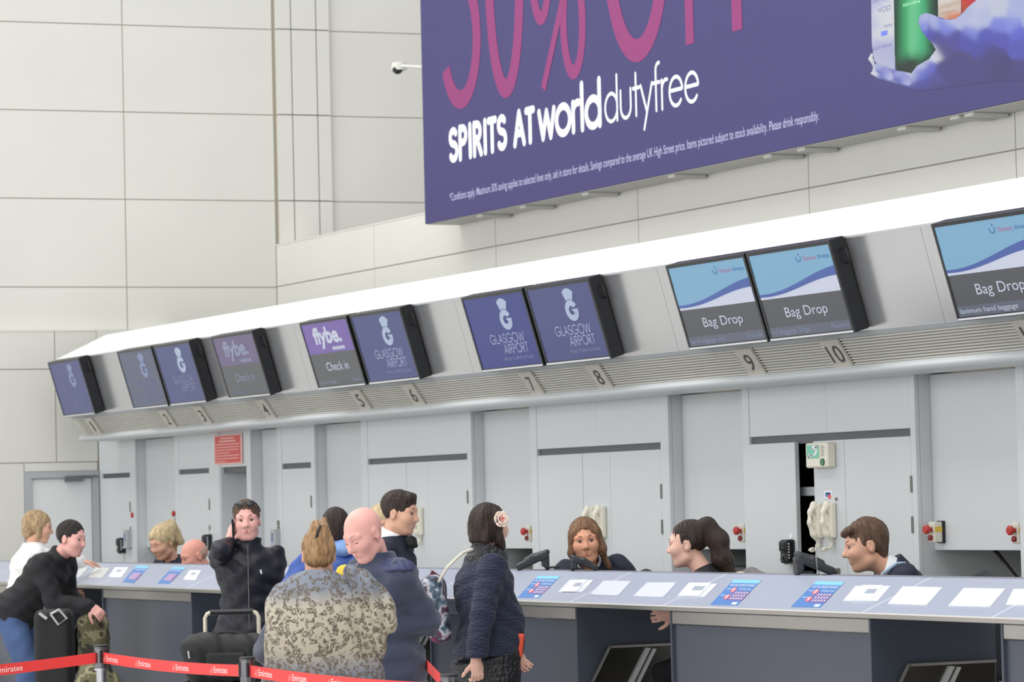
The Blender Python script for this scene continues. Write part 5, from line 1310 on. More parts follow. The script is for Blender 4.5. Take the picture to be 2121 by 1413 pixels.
    def _hand(s, g, sg):
        k = s.k; fd, pn, curl, spread = s.hd[sg]; wd = np.cross(fd, pn)*(-sg); W = s.W[sg]
        # wd points to the thumb side
        R = np.column_stack([wd, fd, pn]); g.ell(W+fd*.048*k, V3((.038, .05, .015))*k, R=R, k=.015); g.cone(W, W+fd*.03*k, .023*k, .024*k, k=.02)
        for i, (o, L) in enumerate(((.029, .070), (.010, .078), (-.010, .072), (-.028, .058))):
            p = W+(fd*.082+wd*o)*k; d = fd+wd*o*(1.2+spread); d /= np.linalg.norm(d); a = curl
            for q, f in enumerate((.44, .32, .24)):
                ca, sa = math.cos(math.radians(a)), math.sin(math.radians(a)); dd = d*ca+pn*sa; p2 = p+dd*L*f*k*1.05
                g.cone(p, p2, (.0088-.0006*q)*k, (.0082-.0006*q)*k, k=.003); p = p2; a += curl
        p = W+(fd*.025+wd*.03)*k
        for q, (L, mx) in enumerate(((.036, .75), (.03, .45), (.024, .3))):
            d = fd*.75+wd*mx+pn*(.25+.012*curl*q); d /= np.linalg.norm(d); p2 = p+d*L*k; g.cone(p, p2, (.0115-.001*q)*k, (.0105-.001*q)*k, k=.006); p = p2
    def face(s, eyes=True, brow=None, lip=None, look=(0, 0), browz=.030):
        if eyes == 'closed':
            for sg in (1, -1): MB().ell(s.wor(s.hl((sg*.031, .0775, .004))), V3((.0145, .0095, .008))*s.hs, 12, 8, R=s.B @ s.HR).build('eyelid', s.bodyo.data.materials[0], s.t, smooth='all'); MB().tube([s.wor(s.hl((sg*.031+a*.0135, .0858-.003*abs(a), -.001+.002*a*a))) for a in np.linspace(-1, 1, 7)], .0016*s.hs, 6).build('eyelashes', H_BROWN, s.t, smooth='all')
        elif eyes:
            for sg in (1, -1):
                o = MB().ell(s.wor(s.hl((sg*.031, .0765, .005))), V3((.0135, .0095, .0062))*s.hs, 12, 8, R=s.B @ s.HR).build('eye', EYEW, s.t, smooth='all')
                MB().ell(s.wor(s.hl((sg*.031+look[0], .084, .005+look[1]))), V3((.006, .004, .0062))*s.hs, 10, 8, R=s.B @ s.HR).build('iris', IRIS, o, smooth='all')
                # upper lid line
                MB().tube([s.wor(s.hl((sg*.031+a*.0145, .0855-.1*a*a*.05-abs(a)*.004, .0115-.004*a*a))) for a in np.linspace(-1, 1, 7)], .0022*s.hs, 6).build('eyelid', s.bodyo.data.materials[0] if brow is None else brow, s.t, smooth='all')
        if brow is not None:
            for sg in (1, -1): MB().tube([s.wor(s.hl((sg*(.014+.034*a), .0925-.012*a-.012*a*a, browz+.007*math.sin(a*2.4)))) for a in np.linspace(0, 1, 7)], [r*s.hs*.8 for r in (.002, .0034, .0038, .0036, .003, .0024, .0014)], 6).build('eyebrow', brow, s.t, smooth='all')
        if lip is not None:
            for (z, r, w) in ((-.0575, .0042, .021), (-.067, .005, .018)): MB().tube([s.wor(s.hl((w*a, .0905-.008*a*a, z+.002*(a*a)))) for a in np.linspace(-1, 1, 7)], [r*s.hs*q for q in (.3, .75, 1, .95, 1, .75, .3)], 8).build('lip', lip, s.t, smooth='all')
        return s
    def top_(s, m, name='jacket', r=(.064, .054, .044), grow=.028, hem=.10, collar=.05, cr=.07, folds=.005, cuff=.012, neckcut=None, h=.0085, extra=None, chestf=0.0, hemw=0.0, gap=.056, shoulder=.058):
        """torso garment: r sleeve radii, grow around the trunk, hem below the pelvis"""
        k = s.k; R = s.TR; g = s.grid(h, .2, head=False); g0 = g
        def T(f, o=(0, 0, 0)): return s.P+s.tv*f*k+R @ (V3(o)*k)
        hb = V3((.155+grow+hemw, .108+grow+hemw*.8, .13))*k
        g.ell(T(.0), hb, R=R, k=.04); g.ell(T(.17), V3((.134+grow, .094+grow, .17))*k, R=R, k=.07); g.ell(T(.35, (0, chestf, 0)), V3((.156+grow, .106+grow, .15))*k, R=R, k=.06)
        if hem > 0 and not s.seated: g.cone(T(-hem, (.05, 0, 0)), T(.0, (.05, 0, 0)), (.108+grow+hemw)*k, (.1+grow)*k, k=.05); g.cone(T(-hem, (-.05, 0, 0)), T(.0, (-.05, 0, 0)), (.108+grow+hemw)*k, (.1+grow)*k, k=.05)
        for sg in (1, -1):
            g.cone(T(.455), s.S[sg]+np.array([0, 0, -.004]), (shoulder-.004)*k, shoulder*k, k=.05); g.cone(s.S[sg], s.E[sg], r[0]*k, r[1]*k, k=.03); d = s.W[sg]-s.E[sg]; g.cone(s.E[sg], s.W[sg]-d/np.linalg.norm(d)*(-cuff+r[2]*k*.4), r[1]*k, r[2]*k, k=.02)
        nb, nt = T(.45, (0, -.005, 0)), s.hl((0, -.03, -.085)); nd = (nt-nb)/np.linalg.norm(nt-nb)
        if collar > 0: g.cone(nb, T(.50)+nd*collar, cr*1.1*k, cr*k, k=.03)
        if extra: extra(g, T)
        if folds:
            rs = hash_(s.root[0]*13.7); g.fold(lambda x, y, z: folds*(np.sin(z*38+x*22+rs)*np.cos(x*17-y*25+z*9+rs)+.6*np.sin(z*70-x*40+y*30)))
        if collar > 0: g.cone(T(.42), T(.50)+nd*(collar+.2), gap*k, (gap+.008)*k, k=0, op='sub') ; g.cut(T(.50)+nd*(collar+.004), nd+s.fw_l()*.12, k=.006)
        if not s.seated: g.cut(T(-hem), -s.tv*1.0, k=.01)
        return g.build(name, m, s.t, xf=s.xf())
    def fw_l(s): return np.array([0, -1.0, 0])
    def trousers(s, m, r=(.095, .07, .062), name='trousers'):
        k = s.k; pts = np.array([s.P]+list(s.K.values())+list(s.A.values())); lo, hi = pts.min(0)-.2, pts.max(0)+.2; lo[2] = 0.02
        g = Solid(lo, hi, .011); g.ell(s.P, V3((.17, .12, .12))*k, R=s.TR)
        for sg in (1, -1):
            hj = s.P+np.array([sg*.088*k, 0, -.03*k]); g.cone(hj, s.K[sg], r[0]*k, r[1]*k, k=.04); g.cone(s.K[sg], s.A[sg], r[1]*k, r[2]*k, k=.02)
        g.fold(lambda x, y, z: .004*np.sin(z*45+x*30)*np.cos(y*30)); g.cut((0, 0, .07), (0, 0, -1))
        g.build(name, m, s.t, xf=s.xf())
        for sg in (1, -1):
            a = s.A[sg]; z0 = max(a[2]-.085, 0); b = Solid(a+np.array([-.07, -.12, -.12]), a+np.array([.07, .23, .04]), .009)
            b.cone(a+np.array([0, -.03, -.04]), a+np.array([0, .15, -.055]), .048, .036); b.cut((0, 0, z0), (0, 0, -1)); b.build('shoe', SHOE, s.t, xf=s.xf())
        return s
    def hair(s, m, prims, name='hair', folds=.003, h=.006, cuts=()):
        pts = np.array([s.hl(p) for q in prims for p in ((V3(q[1])-.0, V3(q[2])) if q[0] == 'c' else (V3(q[1])+V3(q[2]), V3(q[1])-V3(q[2])))]); g = Solid(pts.min(0)-.09, pts.max(0)+.09, h); hs = s.hs
        for q in prims:
            op = 'sub' if q[0].endswith('-') else 'add'
            if q[0][0] == 'c': g.cone(s.hl(q[1]), s.hl(q[2]), q[3]*hs, q[4]*hs, k=(q[5] if len(q) > 5 else .02), op=op)
            else: g.ell(s.hl(q[1]), V3(q[2])*hs, R=s.HR if len(q) < 5 else s.HR @ q[4], k=(q[3] if len(q) > 3 else .015), op=op)
        if folds:
            Hc, HR = s.H, s.HR
            def f(x, y, z):
                X = (x-Hc[0])*HR[0, 0]+(y-Hc[1])*HR[1, 0]+(z-Hc[2])*HR[2, 0]; Y = (x-Hc[0])*HR[0, 1]+(y-Hc[1])*HR[1, 1]+(z-Hc[2])*HR[2, 1]; an = np.arctan2(Y, X)
                return folds*np.sin(an*22+3*np.sin(an*7+z*20)+z*8)
            g.fold(f)
        for p, n in cuts: g.cut(s.hl(p), s.HR @ V3(n), k=.008)
        return g.build(name, m, s.t, xf=s.xf())
def hash_(x): return (math.sin(x*12.9898)*43758.5453) % 6.28
SHOE = mat('dark_shoe', (34, 31, 30), .5)
# short cap of hair with a clear forehead
def short_hair(front=.052, side=-.03, top=.012):
    return [('e', (0, -.018, .036), (.080, .101, .090+top*.5)), ('e-', (0, .126, .002), (.078, .084, .09), .012), ('e-', (0, .02, -.11), (.12, .075, .085), .012), ('e-', (0, .08, -.05), (.09, .048, .09), .01)]
JEANS = mat('blue_denim', (70, 92, 134), .8, bump=(90, .2), vary=(7, .22)); JEANSD = mat('dark_denim', (44, 50, 70), .8, bump=(90, .2)); BLACKT = mat('black_trouser', (30, 30, 34), .8)

# --- man on the phone
p = Person('person in dark zipped jacket with sunglasses pushed up, holding a phone to the ear', (511, 1079), 19.8, 6, hy=-4, hp=-2, hr=2, neck=8,
    arms={1: dict(px=(474, 1127, -.03), hint=(.8, .1, -1), fd=(-.2, -.02, 1), pn=(-.75, -.45, 0), curl=20), -1: dict(px=(568, 1345, -.05), hint=(-.1, -1, 0))})
p.body(SK_PINK).face(brow=H_BROWN, lip=LIP, look=(-.002, 0))
NAVYJ = mat('dark_navy_nylon', (28, 29, 39), .5, spec=.4, bump=(25, .25)); p.top_(NAVYJ, 'jacket', hem=.14, collar=.055, cr=.082, folds=.0065, grow=.036)
zp_ = MB().tube([p.wor(p.N+np.array([0, .128, .02])*p.k), p.wor(p.N+np.array([0, .152, -.1])*p.k), p.wor(p.N+np.array([0, .155, -.3])*p.k), p.wor(p.N+np.array([0, .152, -.5])*p.k)], .0045, 6).build('zip', mat('zip_grey', (96, 94, 92), .4, metal=.5), p.t)
MB().tube([p.wor(p.N+np.array([-.075, .150, -.13])*p.k), p.wor(p.N+np.array([-.078, .152, -.155])*p.k)], .005, 6).build('zip_pull', CHR, p.t)
p.trousers(JEANSD); p.hair(H_BROWN, short_hair(), folds=.004)
ph = p.wor(p.hl((.083, .035, -.04))); R_ = p.B @ p.HR
t = thing('mobile_phone', 'black mobile phone held to the ear of the person in the dark zipped jacket', 'phone', ph)
MB().obox(ph-R_ @ V3((.006, .03, .065)), R_ @ V3((.011, 0, 0)), R_ @ V3((0, .06, 0)), R_ @ V3((0, .02, .12))).build('case', BLACKG, t); MB().obox(ph-R_ @ V3((.0075, .026, .06)), R_ @ V3((.0012, 0, 0)), R_ @ V3((0, .052, 0)), R_ @ V3((0, .018, .108))).build('glass', BLACKP, t)
sgp = p.wor(p.hl((0, .06, .105))); t = thing('sunglasses', 'dark sunglasses pushed up on the head of the person on the phone', 'glasses', sgp)
for sg in (1, -1):
    s_ = Solid((-.05, -.03, -.04), (.05, .03, .04), .004); s_.ell((0, 0, 0), (.03, .006, .021)); 
    s_.build('lens', BLACKG, t, xf=(p.B @ p.HR @ rotm(sg*-16, 38, 0), p.wor(p.hl((sg*.034, .066, .108)))))
    MB().tube([p.wor(p.hl((sg*.064, .05, .106))), p.wor(p.hl((sg*.08, .0, .075))), p.wor(p.hl((sg*.083, -.05, .05)))], .0035, 6).build('temple', BLACKP, t, smooth=True)
MB().tube([p.wor(p.hl((-.012, .073, .113))), p.wor(p.hl((0, .075, .116))), p.wor(p.hl((.012, .073, .113)))], .003, 6).build('bridge', BLACKP, t)

# --- woman in leopard shawl, seen from behind
p = Person('person seen from behind in a grey and beige leopard print shawl', (660, 1150), 14.6, 183, hp=-14, neck=14, female=True, lean=5,
    arms={1: dict(w=(.06, .26, -.34), hint=(.6, -1, -.3)), -1: dict(w=(-.06, .26, -.34), hint=(-.6, -1, -.3))})
p.body(SK_MID); p.trousers(BLACKT); p.top_(mat('grey_jumper', (92, 96, 108), .8), 'jumper', collar=.02, cr=.064)
p.hair(H_GOLD, [('e', (0, -.022, .03), (.082, .104, .094)), ('e-', (0, .125, -.02), (.08, .075, .09), .01), ('e-', (0, .02, -.12), (.12, .09, .075), .01), ('e', (0, -.06, -.03), (.06, .05, .05), .03), ('e', (.01, -.055, .115), (.04, .042, .05), .03), ('c', (.0, -.06, .1), (.03, -.04, .165), .03, .014, .02), ('c', (0, -.06, .1), (-.03, -.05, .15), .026, .01, .02), ('c', (-.01, -.105, .0), (.02, -.085, .12), .022, .02, .02), ('c', (.03, -.1, .0), (.0, -.09, .11), .02, .018, .02)], folds=.005)
MB().tube([p.wor(p.hl((-.012, -.12, .05))), p.wor(p.hl((.0, -.128, .09))), p.wor(p.hl((.012, -.118, .12)))], .006, 6).build('hair_clip', BLACKP, p.t, smooth=True)
# shawl cloth
lm = mat('leopard_shawl', (168, 162, 148), .85, bump=(90, .25)); nt = lm.node_tree; b_ = nt.nodes['Principled BSDF']
tc = nt.nodes.new('ShaderNodeTexCoord'); nz = nt.nodes.new('ShaderNodeTexNoise'); nz.inputs['Scale'].default_value = 22
mixv = nt.nodes.new('ShaderNodeMix'); mixv.data_type = 'RGBA'; mixv.inputs[0].default_value = .07; nt.links.new(tc.outputs['Object'], mixv.inputs[6]); nt.links.new(tc.outputs['Object'], nz.inputs[0]); nt.links.new(nz.outputs['Color'], mixv.inputs[7])
vo = nt.nodes.new('ShaderNodeTexVoronoi'); vo.inputs['Scale'].default_value = 44; nt.links.new(mixv.outputs[2], vo.inputs['Vector'])
cr = nt.nodes.new('ShaderNodeValToRGB'); e_ = cr.color_ramp.elements; e_[0].position = .0; e_[0].color = (.35, .35, .35, 1); e_[1].position = .24; e_[1].color = (.25, .25, .25, 1); q = e_.new(.30); q.color = (1, 1, 1, 1); q = e_.new(.46); q.color = (1, 1, 1, 1); q = e_.new(.56); q.color = (0, 0, 0, 1); nt.links.new(vo.outputs['Distance'], cr.inputs[0])
nb = nt.nodes.new('ShaderNodeTexNoise'); nb.inputs['Scale'].default_value = 30; nt.links.new(tc.outputs['Object'], nb.inputs[0])
brk = nt.nodes.new('ShaderNodeMapRange'); brk.inputs[1].default_value = .34; brk.inputs[2].default_value = .46; nt.links.new(nb.outputs[0], brk.inputs[0])
mm = nt.nodes.new('ShaderNodeMath'); mm.operation = 'MULTIPLY'; nt.links.new(cr.outputs[0], mm.inputs[0]); nt.links.new(brk.outputs[0], mm.inputs[1])
sx = nt.nodes.new('ShaderNodeSeparateXYZ'); nt.links.new(tc.outputs['Object'], sx.inputs[0])
bz = nt.nodes.new('ShaderNodeValToRGB'); be = bz.color_ramp.elements; be[0].position = .40; be[0].color = rgb((126, 132, 142)); be[1].position = .5; be[1].color = rgb((176, 168, 150)); q = be.new(.68); q.color = rgb((186, 178, 160)); q = be.new(.76); q.color = rgb((128, 134, 146))
mz = nt.nodes.new('ShaderNodeMapRange'); mz.inputs[1].default_value = .5; mz.inputs[2].default_value = 1.5; nt.links.new(sx.outputs[2], mz.inputs[0]); nt.links.new(mz.outputs[0], bz.inputs[0])
dk = nt.nodes.new('ShaderNodeMix'); dk.data_type = 'RGBA'; dk.inputs[7].default_value = rgb((102, 92, 80)); nt.links.new(mm.outputs[0], dk.inputs[0]); nt.links.new(bz.outputs[0], dk.inputs[6]); nt.links.new(dk.outputs[2], b_.inputs['Base Color'])
g = p.grid(.009, .3, head=False, zlo=.45); k = p.k
def T(f, o=(0, 0, 0)): return p.P+p.tv*f*k+V3(o)*k
for sg in (1, -1):
    g.cone(T(.50, (0, -.03, 0)), p.S[sg]+np.array([0, -.015, -.01]), .055, .075, k=.07); g.cone(p.S[sg]+np.array([0, -.01, -.01]), T(.06, (sg*.17, -.02, 0)), .078, .098, k=.07); g.cone(T(.06, (sg*.17, -.02, 0)), T(-.30, (sg*.13, -.01, 0)), .098, .08, k=.06)
g.ell(T(.2, (0, -.02, 0)), (.22, .16, .34), k=.06); g.ell(T(-.1, (0, -.01, 0)), (.21, .155, .3), k=.06); g.cone(T(.46, (0, -.02, 0)), T(.57, (0, -.015, 0)), .09, .07, k=.05)
g.fold(lambda x, y, z: .007*np.sin(x*42+z*6)*np.clip((1.25-z)*2, 0, 1)+.006*np.sin(z*14+x*20)+.003*np.sin(x*80+z*30))
g.cone(T(.42), T(.75), .054, .06, k=0, op='sub'); g.cut(T(-.46), (0, 0, -1), k=.01); g.cut(T(.575), (0, .2, 1), k=.012)
g.build('shawl', lm, p.t, xf=p.xf())
# thrown-over end of the shawl on her right shoulder, hanging beside her
def W3(x, y, d=14.47): return p.loc(atD(x, y, d))
g = Solid(W3(770, 1290)-.34, W3(770, 1290)+.34, .008)
for (x0_, y0_, r0_), (x1_, y1_, r1_) in (((735, 1192, .04), (765, 1222, .05)), ((765, 1222, .05), (790, 1262, .05)), ((790, 1262, .05), (797, 1292, .042)), ((797, 1292, .042), (782, 1335, .034)), ((782, 1335, .034), (766, 1372, .026)), ((766, 1372, .026), (764, 1420, .022)), ((745, 1220, .04), (748, 1400, .035)), ((770, 1280, .05), (755, 1360, .04))):
    g.cone(W3(x0_, y0_), W3(x1_, y1_), r0_, r1_, k=.035)
g.fold(lambda x, y, z: .009*np.sin(x*85+z*14)+.004*np.sin(z*28+x*30)); g.build('shawl_end', lm, p.t, xf=p.xf())
q = MB()
for i in range(14):
    a = T(-.30, (.17+.008*i, -.13+.003*i, 0)); q.tube([p.wor(a), p.wor(a+np.array([.004*math.sin(i), 0, -.06])), p.wor(a+np.array([.01*math.sin(i*2), 0, -.13]))], .0035, 5)
o = q.build('fringe', mat('dark_fringe', (44, 46, 54), .8), p.t); o['kind'] = 'stuff'

# --- bald man in navy fleece jacket
p = Person('person in navy fleece jacket looking down, right of the leopard shawl', (753, 1107), 15.5, -52, hp=-30, hy=6, neck=26, lean=6, hr=4, hscale=1.06,
    arms={-1: dict(px=(786, 1302, -.08), hint=(-.1, -.8, -1), pn=(.6, 0, -1)), 1: dict(w=(-.06, .34, -.36), hint=(.4, -1, -.3))})
p.body(SK_PINK, nose=1.06).face(eyes='closed', brow=H_GREY, lip=LIPD)
FLEECE = mat('navy_fleece', (62, 70, 92), .95, bump=(220, .5), vary=(120, .12), sheen=.3); p.top_(FLEECE, 'jacket', r=(.070, .062, .052), hem=.16, grow=.042, collar=.05, cr=.088, folds=.006, gap=.066, shoulder=.07)
QUILT = mat('navy_quilted_nylon', (62, 70, 106), .5, bump=(30, .3, (1, 1, 6)))
for sg in (1, -1):
    g = p.grid(.009, .2, head=False); g.cone(p.P+p.tv*.458*p.k, p.S[sg], .074*p.k, .078*p.k, k=.03)
    g.cut(p.S[1]*.5+p.S[-1]*.5+np.array([0, 0, .012]), (0, 0, -1)); g.cone(p.P+p.tv*.4*p.k, p.P+p.tv*.7*p.k, .095*p.k, .1*p.k, k=0, op='sub'); g.fold(lambda x, y, z: .003*np.sin(y*160)); g.build('shoulder_yoke', QUILT, p.t, xf=p.xf())
p.trousers(BLACKT)
MB().tube([p.wor(p.P+p.tv*.5*p.k+np.array([.02, .10, .0])), p.wor(p.P+p.tv*.44*p.k+np.array([.01, .155, 0])), p.wor(p.P+p.tv*.3*p.k+np.array([0, .17, 0]))], .005, 6).build('zip', CHR, p.t)

# --- person in blue jacket with yellow patch, behind
p = Person('person in blue jacket with yellow patch, half hidden behind the navy fleece', (697, 1094), 19.2, 172, hp=-6, neck=12, arms={-1: dict(w=(-.10, .05, -.46), hint=(-1, -.4, 0)), 1: dict(w=(.1, .2, -.36), hint=(1, -.5, 0))})
p.body(SK_MID); BLUEJ = mat('royal_blue_jacket', (62, 92, 168), .55, bump=(20, .3)); p.top_(BLUEJ, 'jacket', r=(.085, .075, .06), grow=.05, collar=.05, cr=.088, gap=.06, folds=.008); p.trousers(BLACKT)
p.hair(H_DARK, [('e', (0, -.024, .03), (.083, .102, .097)), ('e', (0, -.06, -.03), (.07, .055, .075), .03), ('e-', (0, .12, -.02), (.08, .075, .09), .01)])
g = p.grid(.01, .2, head=False); g.ell(p.P+p.tv*.40*p.k+np.array([.08, -.145, 0]), (.055, .022, .045)); g.build('yellow_patch', mat('patch_yellow', (246, 206, 70), .6), p.t, xf=p.xf()); g = p.grid(.01, .2, head=False); g.ell(p.P+p.tv*.39*p.k+np.array([.135, -.125, 0]), (.03, .022, .05)); g.build('orange_patch', mat('patch_orange', (240, 110, 74), .6), p.t, xf=p.xf())
g = p.grid(.009, .2, head=False); g.cone(p.N+np.array([-.06, -.06, .035]), p.N+np.array([.06, -.06, .035]), .05, .05); g.fold(lambda x, y, z: .005*np.sin(z*90+x*30)); g.build('hood', mat('light_blue_hood', (122, 158, 214), .5), p.t, xf=p.xf())

# --- standing suited man
p = Person('person in dark suit and white collar standing in right profile', (829, 1063), 18.6, 74, hp=-9, neck=12, hy=-4, lean=3, arms={1: dict(w=(.05, -.02, -.52)), -1: dict(w=(-.05, -.02, -.52))})
p.body(SK_MID).face(brow=H_DARK, lip=LIPD); SUIT = mat('dark_navy_suit', (34, 38, 54), .8, bump=(150, .15)); p.top_(SUIT, 'suit_jacket', collar=.03, cr=.078, folds=.004, gap=.062); p.trousers(SUIT); p.hair(H_DARK, [('e', (0, -.016, .038), (.081, .104, .094)), ('e-', (0, .125, -.012), (.078, .08, .088), .01), ('e-', (0, .02, -.115), (.12, .08, .075), .01), ('e-', (.0, .075, -.05), (.085, .045, .085), .008), ('c', (-.04, .055, .100), (.04, .06, .096), .018, .016, .03)])
def shirt_collar(p, m=WHITEM, z=.055, r=.066):
    g = Solid(p.N-np.array([.15, .15, .1]), p.N+np.array([.15, .2, .2]), .006); nd = p.hl((0, -.03, -.085))-(p.P+p.tv*.47*p.k); nd /= np.linalg.norm(nd); b0 = p.P+p.tv*.46*p.k
    g.cone(b0, b0+nd*(.06+z)*p.k, r*1.12*p.k, r*p.k, k=0); g.cone(b0-nd*.1, b0+nd*.3, .055*p.k, .058*p.k, k=0, op='sub'); g.cut(b0+nd*(.05+z)*p.k, nd+np.array([0, .45, 0]), k=.004); g.build('shirt_collar', m, p.t, xf=p.xf())
shirt_collar(p)
g = Solid(p.N-np.array([.2, .2, .15]), p.N+np.array([.2, .25, .15]), .007); g.box(p.N+np.array([.035, .115, .0]), (.035, .022, .03), .006, R=rotm(0, 15, -14)); g.build('black_lapel', mat('black_cloth', (16, 16, 19), .8), p.t, xf=p.xf())

# --- blond person sitting behind the counter, mostly hidden
p = Person('seated person almost hidden between the navy fleece and the dark suit', (790, 1088), 21.6, 20, seated=True, female=True, hp=-10); p.body(SK_MID); p.top_(SUIT, 'jacket', collar=.02, cr=.07)
p.trousers(BLACKT); p.hair(H_BLOND, [('e', (0, -.018, .036), (.086, .104, .098)), ('e-', (0, .12, -.03), (.07, .07, .085), .012), ('c', (.075, -.01, .02), (.075, .0, -.1), .03, .02), ('c', (-.075, -.01, .02), (-.075, 0, -.1), .03, .02)])

# --- woman with the flower in her hair
p = Person('person in navy quilted coat with black collar and a flower in the hair', (1016, 1090), 17.3, 108, female=True, hp=-4, neck=10, hy=20, lean=1, k=1.0,
    arms={1: dict(px=(984, 1376, -.34), hint=(.3, -1, 0), curl=40, fd=(0, .1, -1)), -1: dict(px=(1064, 1350, .0), hint=(-.6, -1, -.2))})
p.body(SK_PALE).face(brow=H_DARK, lip=LIPD)
QC = mat('navy_quilted_coat', (32, 38, 62), .85, sheen=.1); nt = QC.node_tree; vo = nt.nodes.new('ShaderNodeTexVoronoi'); vo.inputs['Scale'].default_value = 55; tc = nt.nodes.new('ShaderNodeTexCoord'); mp = nt.nodes.new('ShaderNodeMapping'); mp.inputs['Scale'].default_value = (.6, .6, 1.6); nt.links.new(tc.outputs['Object'], mp.inputs[0]); nt.links.new(mp.outputs[0], vo.inputs['Vector']); bp = nt.nodes.new('ShaderNodeBump'); bp.inputs['Strength'].default_value = .7; bp.inputs['Distance'].default_value = .012; bp.invert = True; nt.links.new(vo.outputs['Distance'], bp.inputs['Height']); nt.links.new(bp.outputs[0], nt.nodes['Principled BSDF'].inputs['Normal'])
BQ = mat('black_quilted_leather', (42, 42, 46), .45); nt = BQ.node_tree; vo = nt.nodes.new('ShaderNodeTexVoronoi'); vo.inputs['Scale'].default_value = 48; tc = nt.nodes.new('ShaderNodeTexCoord'); nt.links.new(tc.outputs['Object'], vo.inputs['Vector']); bp = nt.nodes.new('ShaderNodeBump'); bp.inputs['Strength'].default_value = .9; bp.inputs['Distance'].default_value = .015; bp.invert = True; nt.links.new(vo.outputs['Distance'], bp.inputs['Height']); nt.links.new(bp.outputs[0], nt.nodes['Principled BSDF'].inputs['Normal'])
def belly(g, T): g.ell(T(.12, (0, .085, 0)), V3((.15, .13, .17))*p.k, k=.06); g.ell(T(.3, (0, -.05, 0)), V3((.17, .11, .16))*p.k, k=.06)
p.top_(QC, 'coat', r=(.074, .066, .058), hem=.04, grow=.045, collar=.0, folds=.004, extra=belly, hemw=.02)
g = p.grid(.0095, .25, head=False); T2 = lambda f, o=(0, 0, 0): p.P+p.tv*f*p.k+V3(o)*p.k
for o_ in (-.05, .05): g.cone(T2(-.26, (o_, -.01, 0)), T2(.02, (o_, -.01, 0)), .165, .172, k=.04)
g.fold(lambda x, y, z: .003*np.sin(x*60+z*50)); g.cut(T2(-.26), (0, 0, -1), k=.01); g.cut(T2(-.035), (0, -.25, 1), k=.01); g.build('coat_hem_band', BQ, p.t, xf=p.xf()); p.trousers(JEANSD)
g = Solid(p.N-.25, p.N+.25, .0075); nd = np.array([0, .12, 1.0]); nd /= np.linalg.norm(nd); b0 = T2(.40, (0, .0, 0)); g.cone(b0, b0+nd*.165, .122, .088, k=0); g.fold(lambda x, y, z: .005*np.sin(z*55+x*12)); g.cone(b0-nd*.1, b0+nd*.4, .062, .078, k=0, op='sub'); g.cut(b0+nd*.155, nd+np.array([0, .35, 0]), k=.012); g.cut(b0+nd*.005, -nd, k=.01); g.build('coat_collar', BQ, p.t, xf=p.xf())
p.hair(H_DARK, [('e', (0, -.024, .034), (.086, .106, .094)), ('c', (.055, -.02, .0), (.062, .03, -.11), .04, .025, .03), ('c', (-.055, -.02, 0), (-.062, .03, -.11), .04, .025, .03), ('e', (0, -.07, -.05), (.075, .055, .085), .04), ('e-', (0, .13, -.035), (.062, .075, .1), .012), ('e-', (0, .06, -.08), (.045, .07, .08), .01)], folds=.004, cuts=[((0, 0, -.125), (0, -.3, -1))])
fl = p.wor(p.hl((-.078, .02, .055))) if False else p.wor(p.hl((.084, .0, .038)))
# flower sits on the side turned to the viewer
side = 1 if np.dot(p.rt, TC) > 0 else -1; fl = p.wor(p.hl((side*.09, -.005, .036)))
t = thing('hair_flower', 'cream and pink silk flower worn by the person in the navy coat', 'flower', fl)
PET = mat('petal_cream', (248, 228, 212), .6); PETP = mat('petal_pink', (240, 158, 148), .6); nrm = TC*.8+RL*.45+UPV*.1; nrm /= np.linalg.norm(nrm); fu = np.cross(UPV, nrm); fu /= np.linalg.norm(fu); fv = np.cross(nrm, fu)
for ring, (n_, r_, sz, dz_) in enumerate(((6, .030, .020, .0), (5, .018, .016, .008), (3, .007, .010, .014))):
    for i in range(n_):
        a = 2*math.pi*i/n_+ring*.5; d = fu*math.cos(a)+fv*math.sin(a); c_ = fl+d*r_+nrm*(.008+dz_); w_ = np.cross(nrm, d); up = nrm*.5+d*(.85-.3*ring); up /= np.linalg.norm(up); nn = np.cross(w_, up)
        MB().ell(c_, (sz, sz*.8, .004), 12, 6, R=np.column_stack([w_, up, nn])).build('petal', PETP if ring == 2 else PET, t, smooth='all')
# floral shoulder bag and red wallet
bp0 = atD(905, 1262, 17.25); t = thing('floral_shoulder_bag', 'floral patterned shoulder bag with cream strap behind the navy coat', 'bag', bp0-UPV*.2)
fm = mat('floral_cloth', (70, 72, 84), .7); nt = fm.node_tree; vo = nt.nodes.new('ShaderNodeTexNoise'); vo.inputs['Scale'].default_value = 13; vo.inputs['Detail'].default_value = 3; tc = nt.nodes.new('ShaderNodeTexCoord'); nt.links.new(tc.outputs['Object'], vo.inputs[0]); cr = nt.nodes.new('ShaderNodeValToRGB'); e_ = cr.color_ramp.elements; cr.color_ramp.interpolation = 'LINEAR'
e_[0].position = .36; e_[0].color = rgb((40, 44, 56)); e_[1].position = .64; e_[1].color = rgb((120, 44, 84))
for ps, c_ in ((.44, (88, 110, 130)), (.48, (190, 188, 194)), (.53, (166, 152, 164)), (.57, (52, 54, 66))): q = e_.new(ps); q.color = rgb(c_)
nt.links.new(vo.outputs[0], cr.inputs[0]); nt.links.new(cr.outputs[0], nt.nodes['Principled BSDF'].inputs['Base Color'])
s_ = Solid((-.09, -.16, -.2), (.09, .16, .2), .009); s_.box((0, 0, 0), (.055, .13, .165), .04); s_.ell((0, 0, .1), (.05, .1, .08), k=.04); s_.fold(lambda x, y, z: .005*np.sin(z*40+y*20)); s_.build('body', fm, t, xf=(np.column_stack([RL, FH, UPV]) @ rotm(0, 0, -8), bp0))
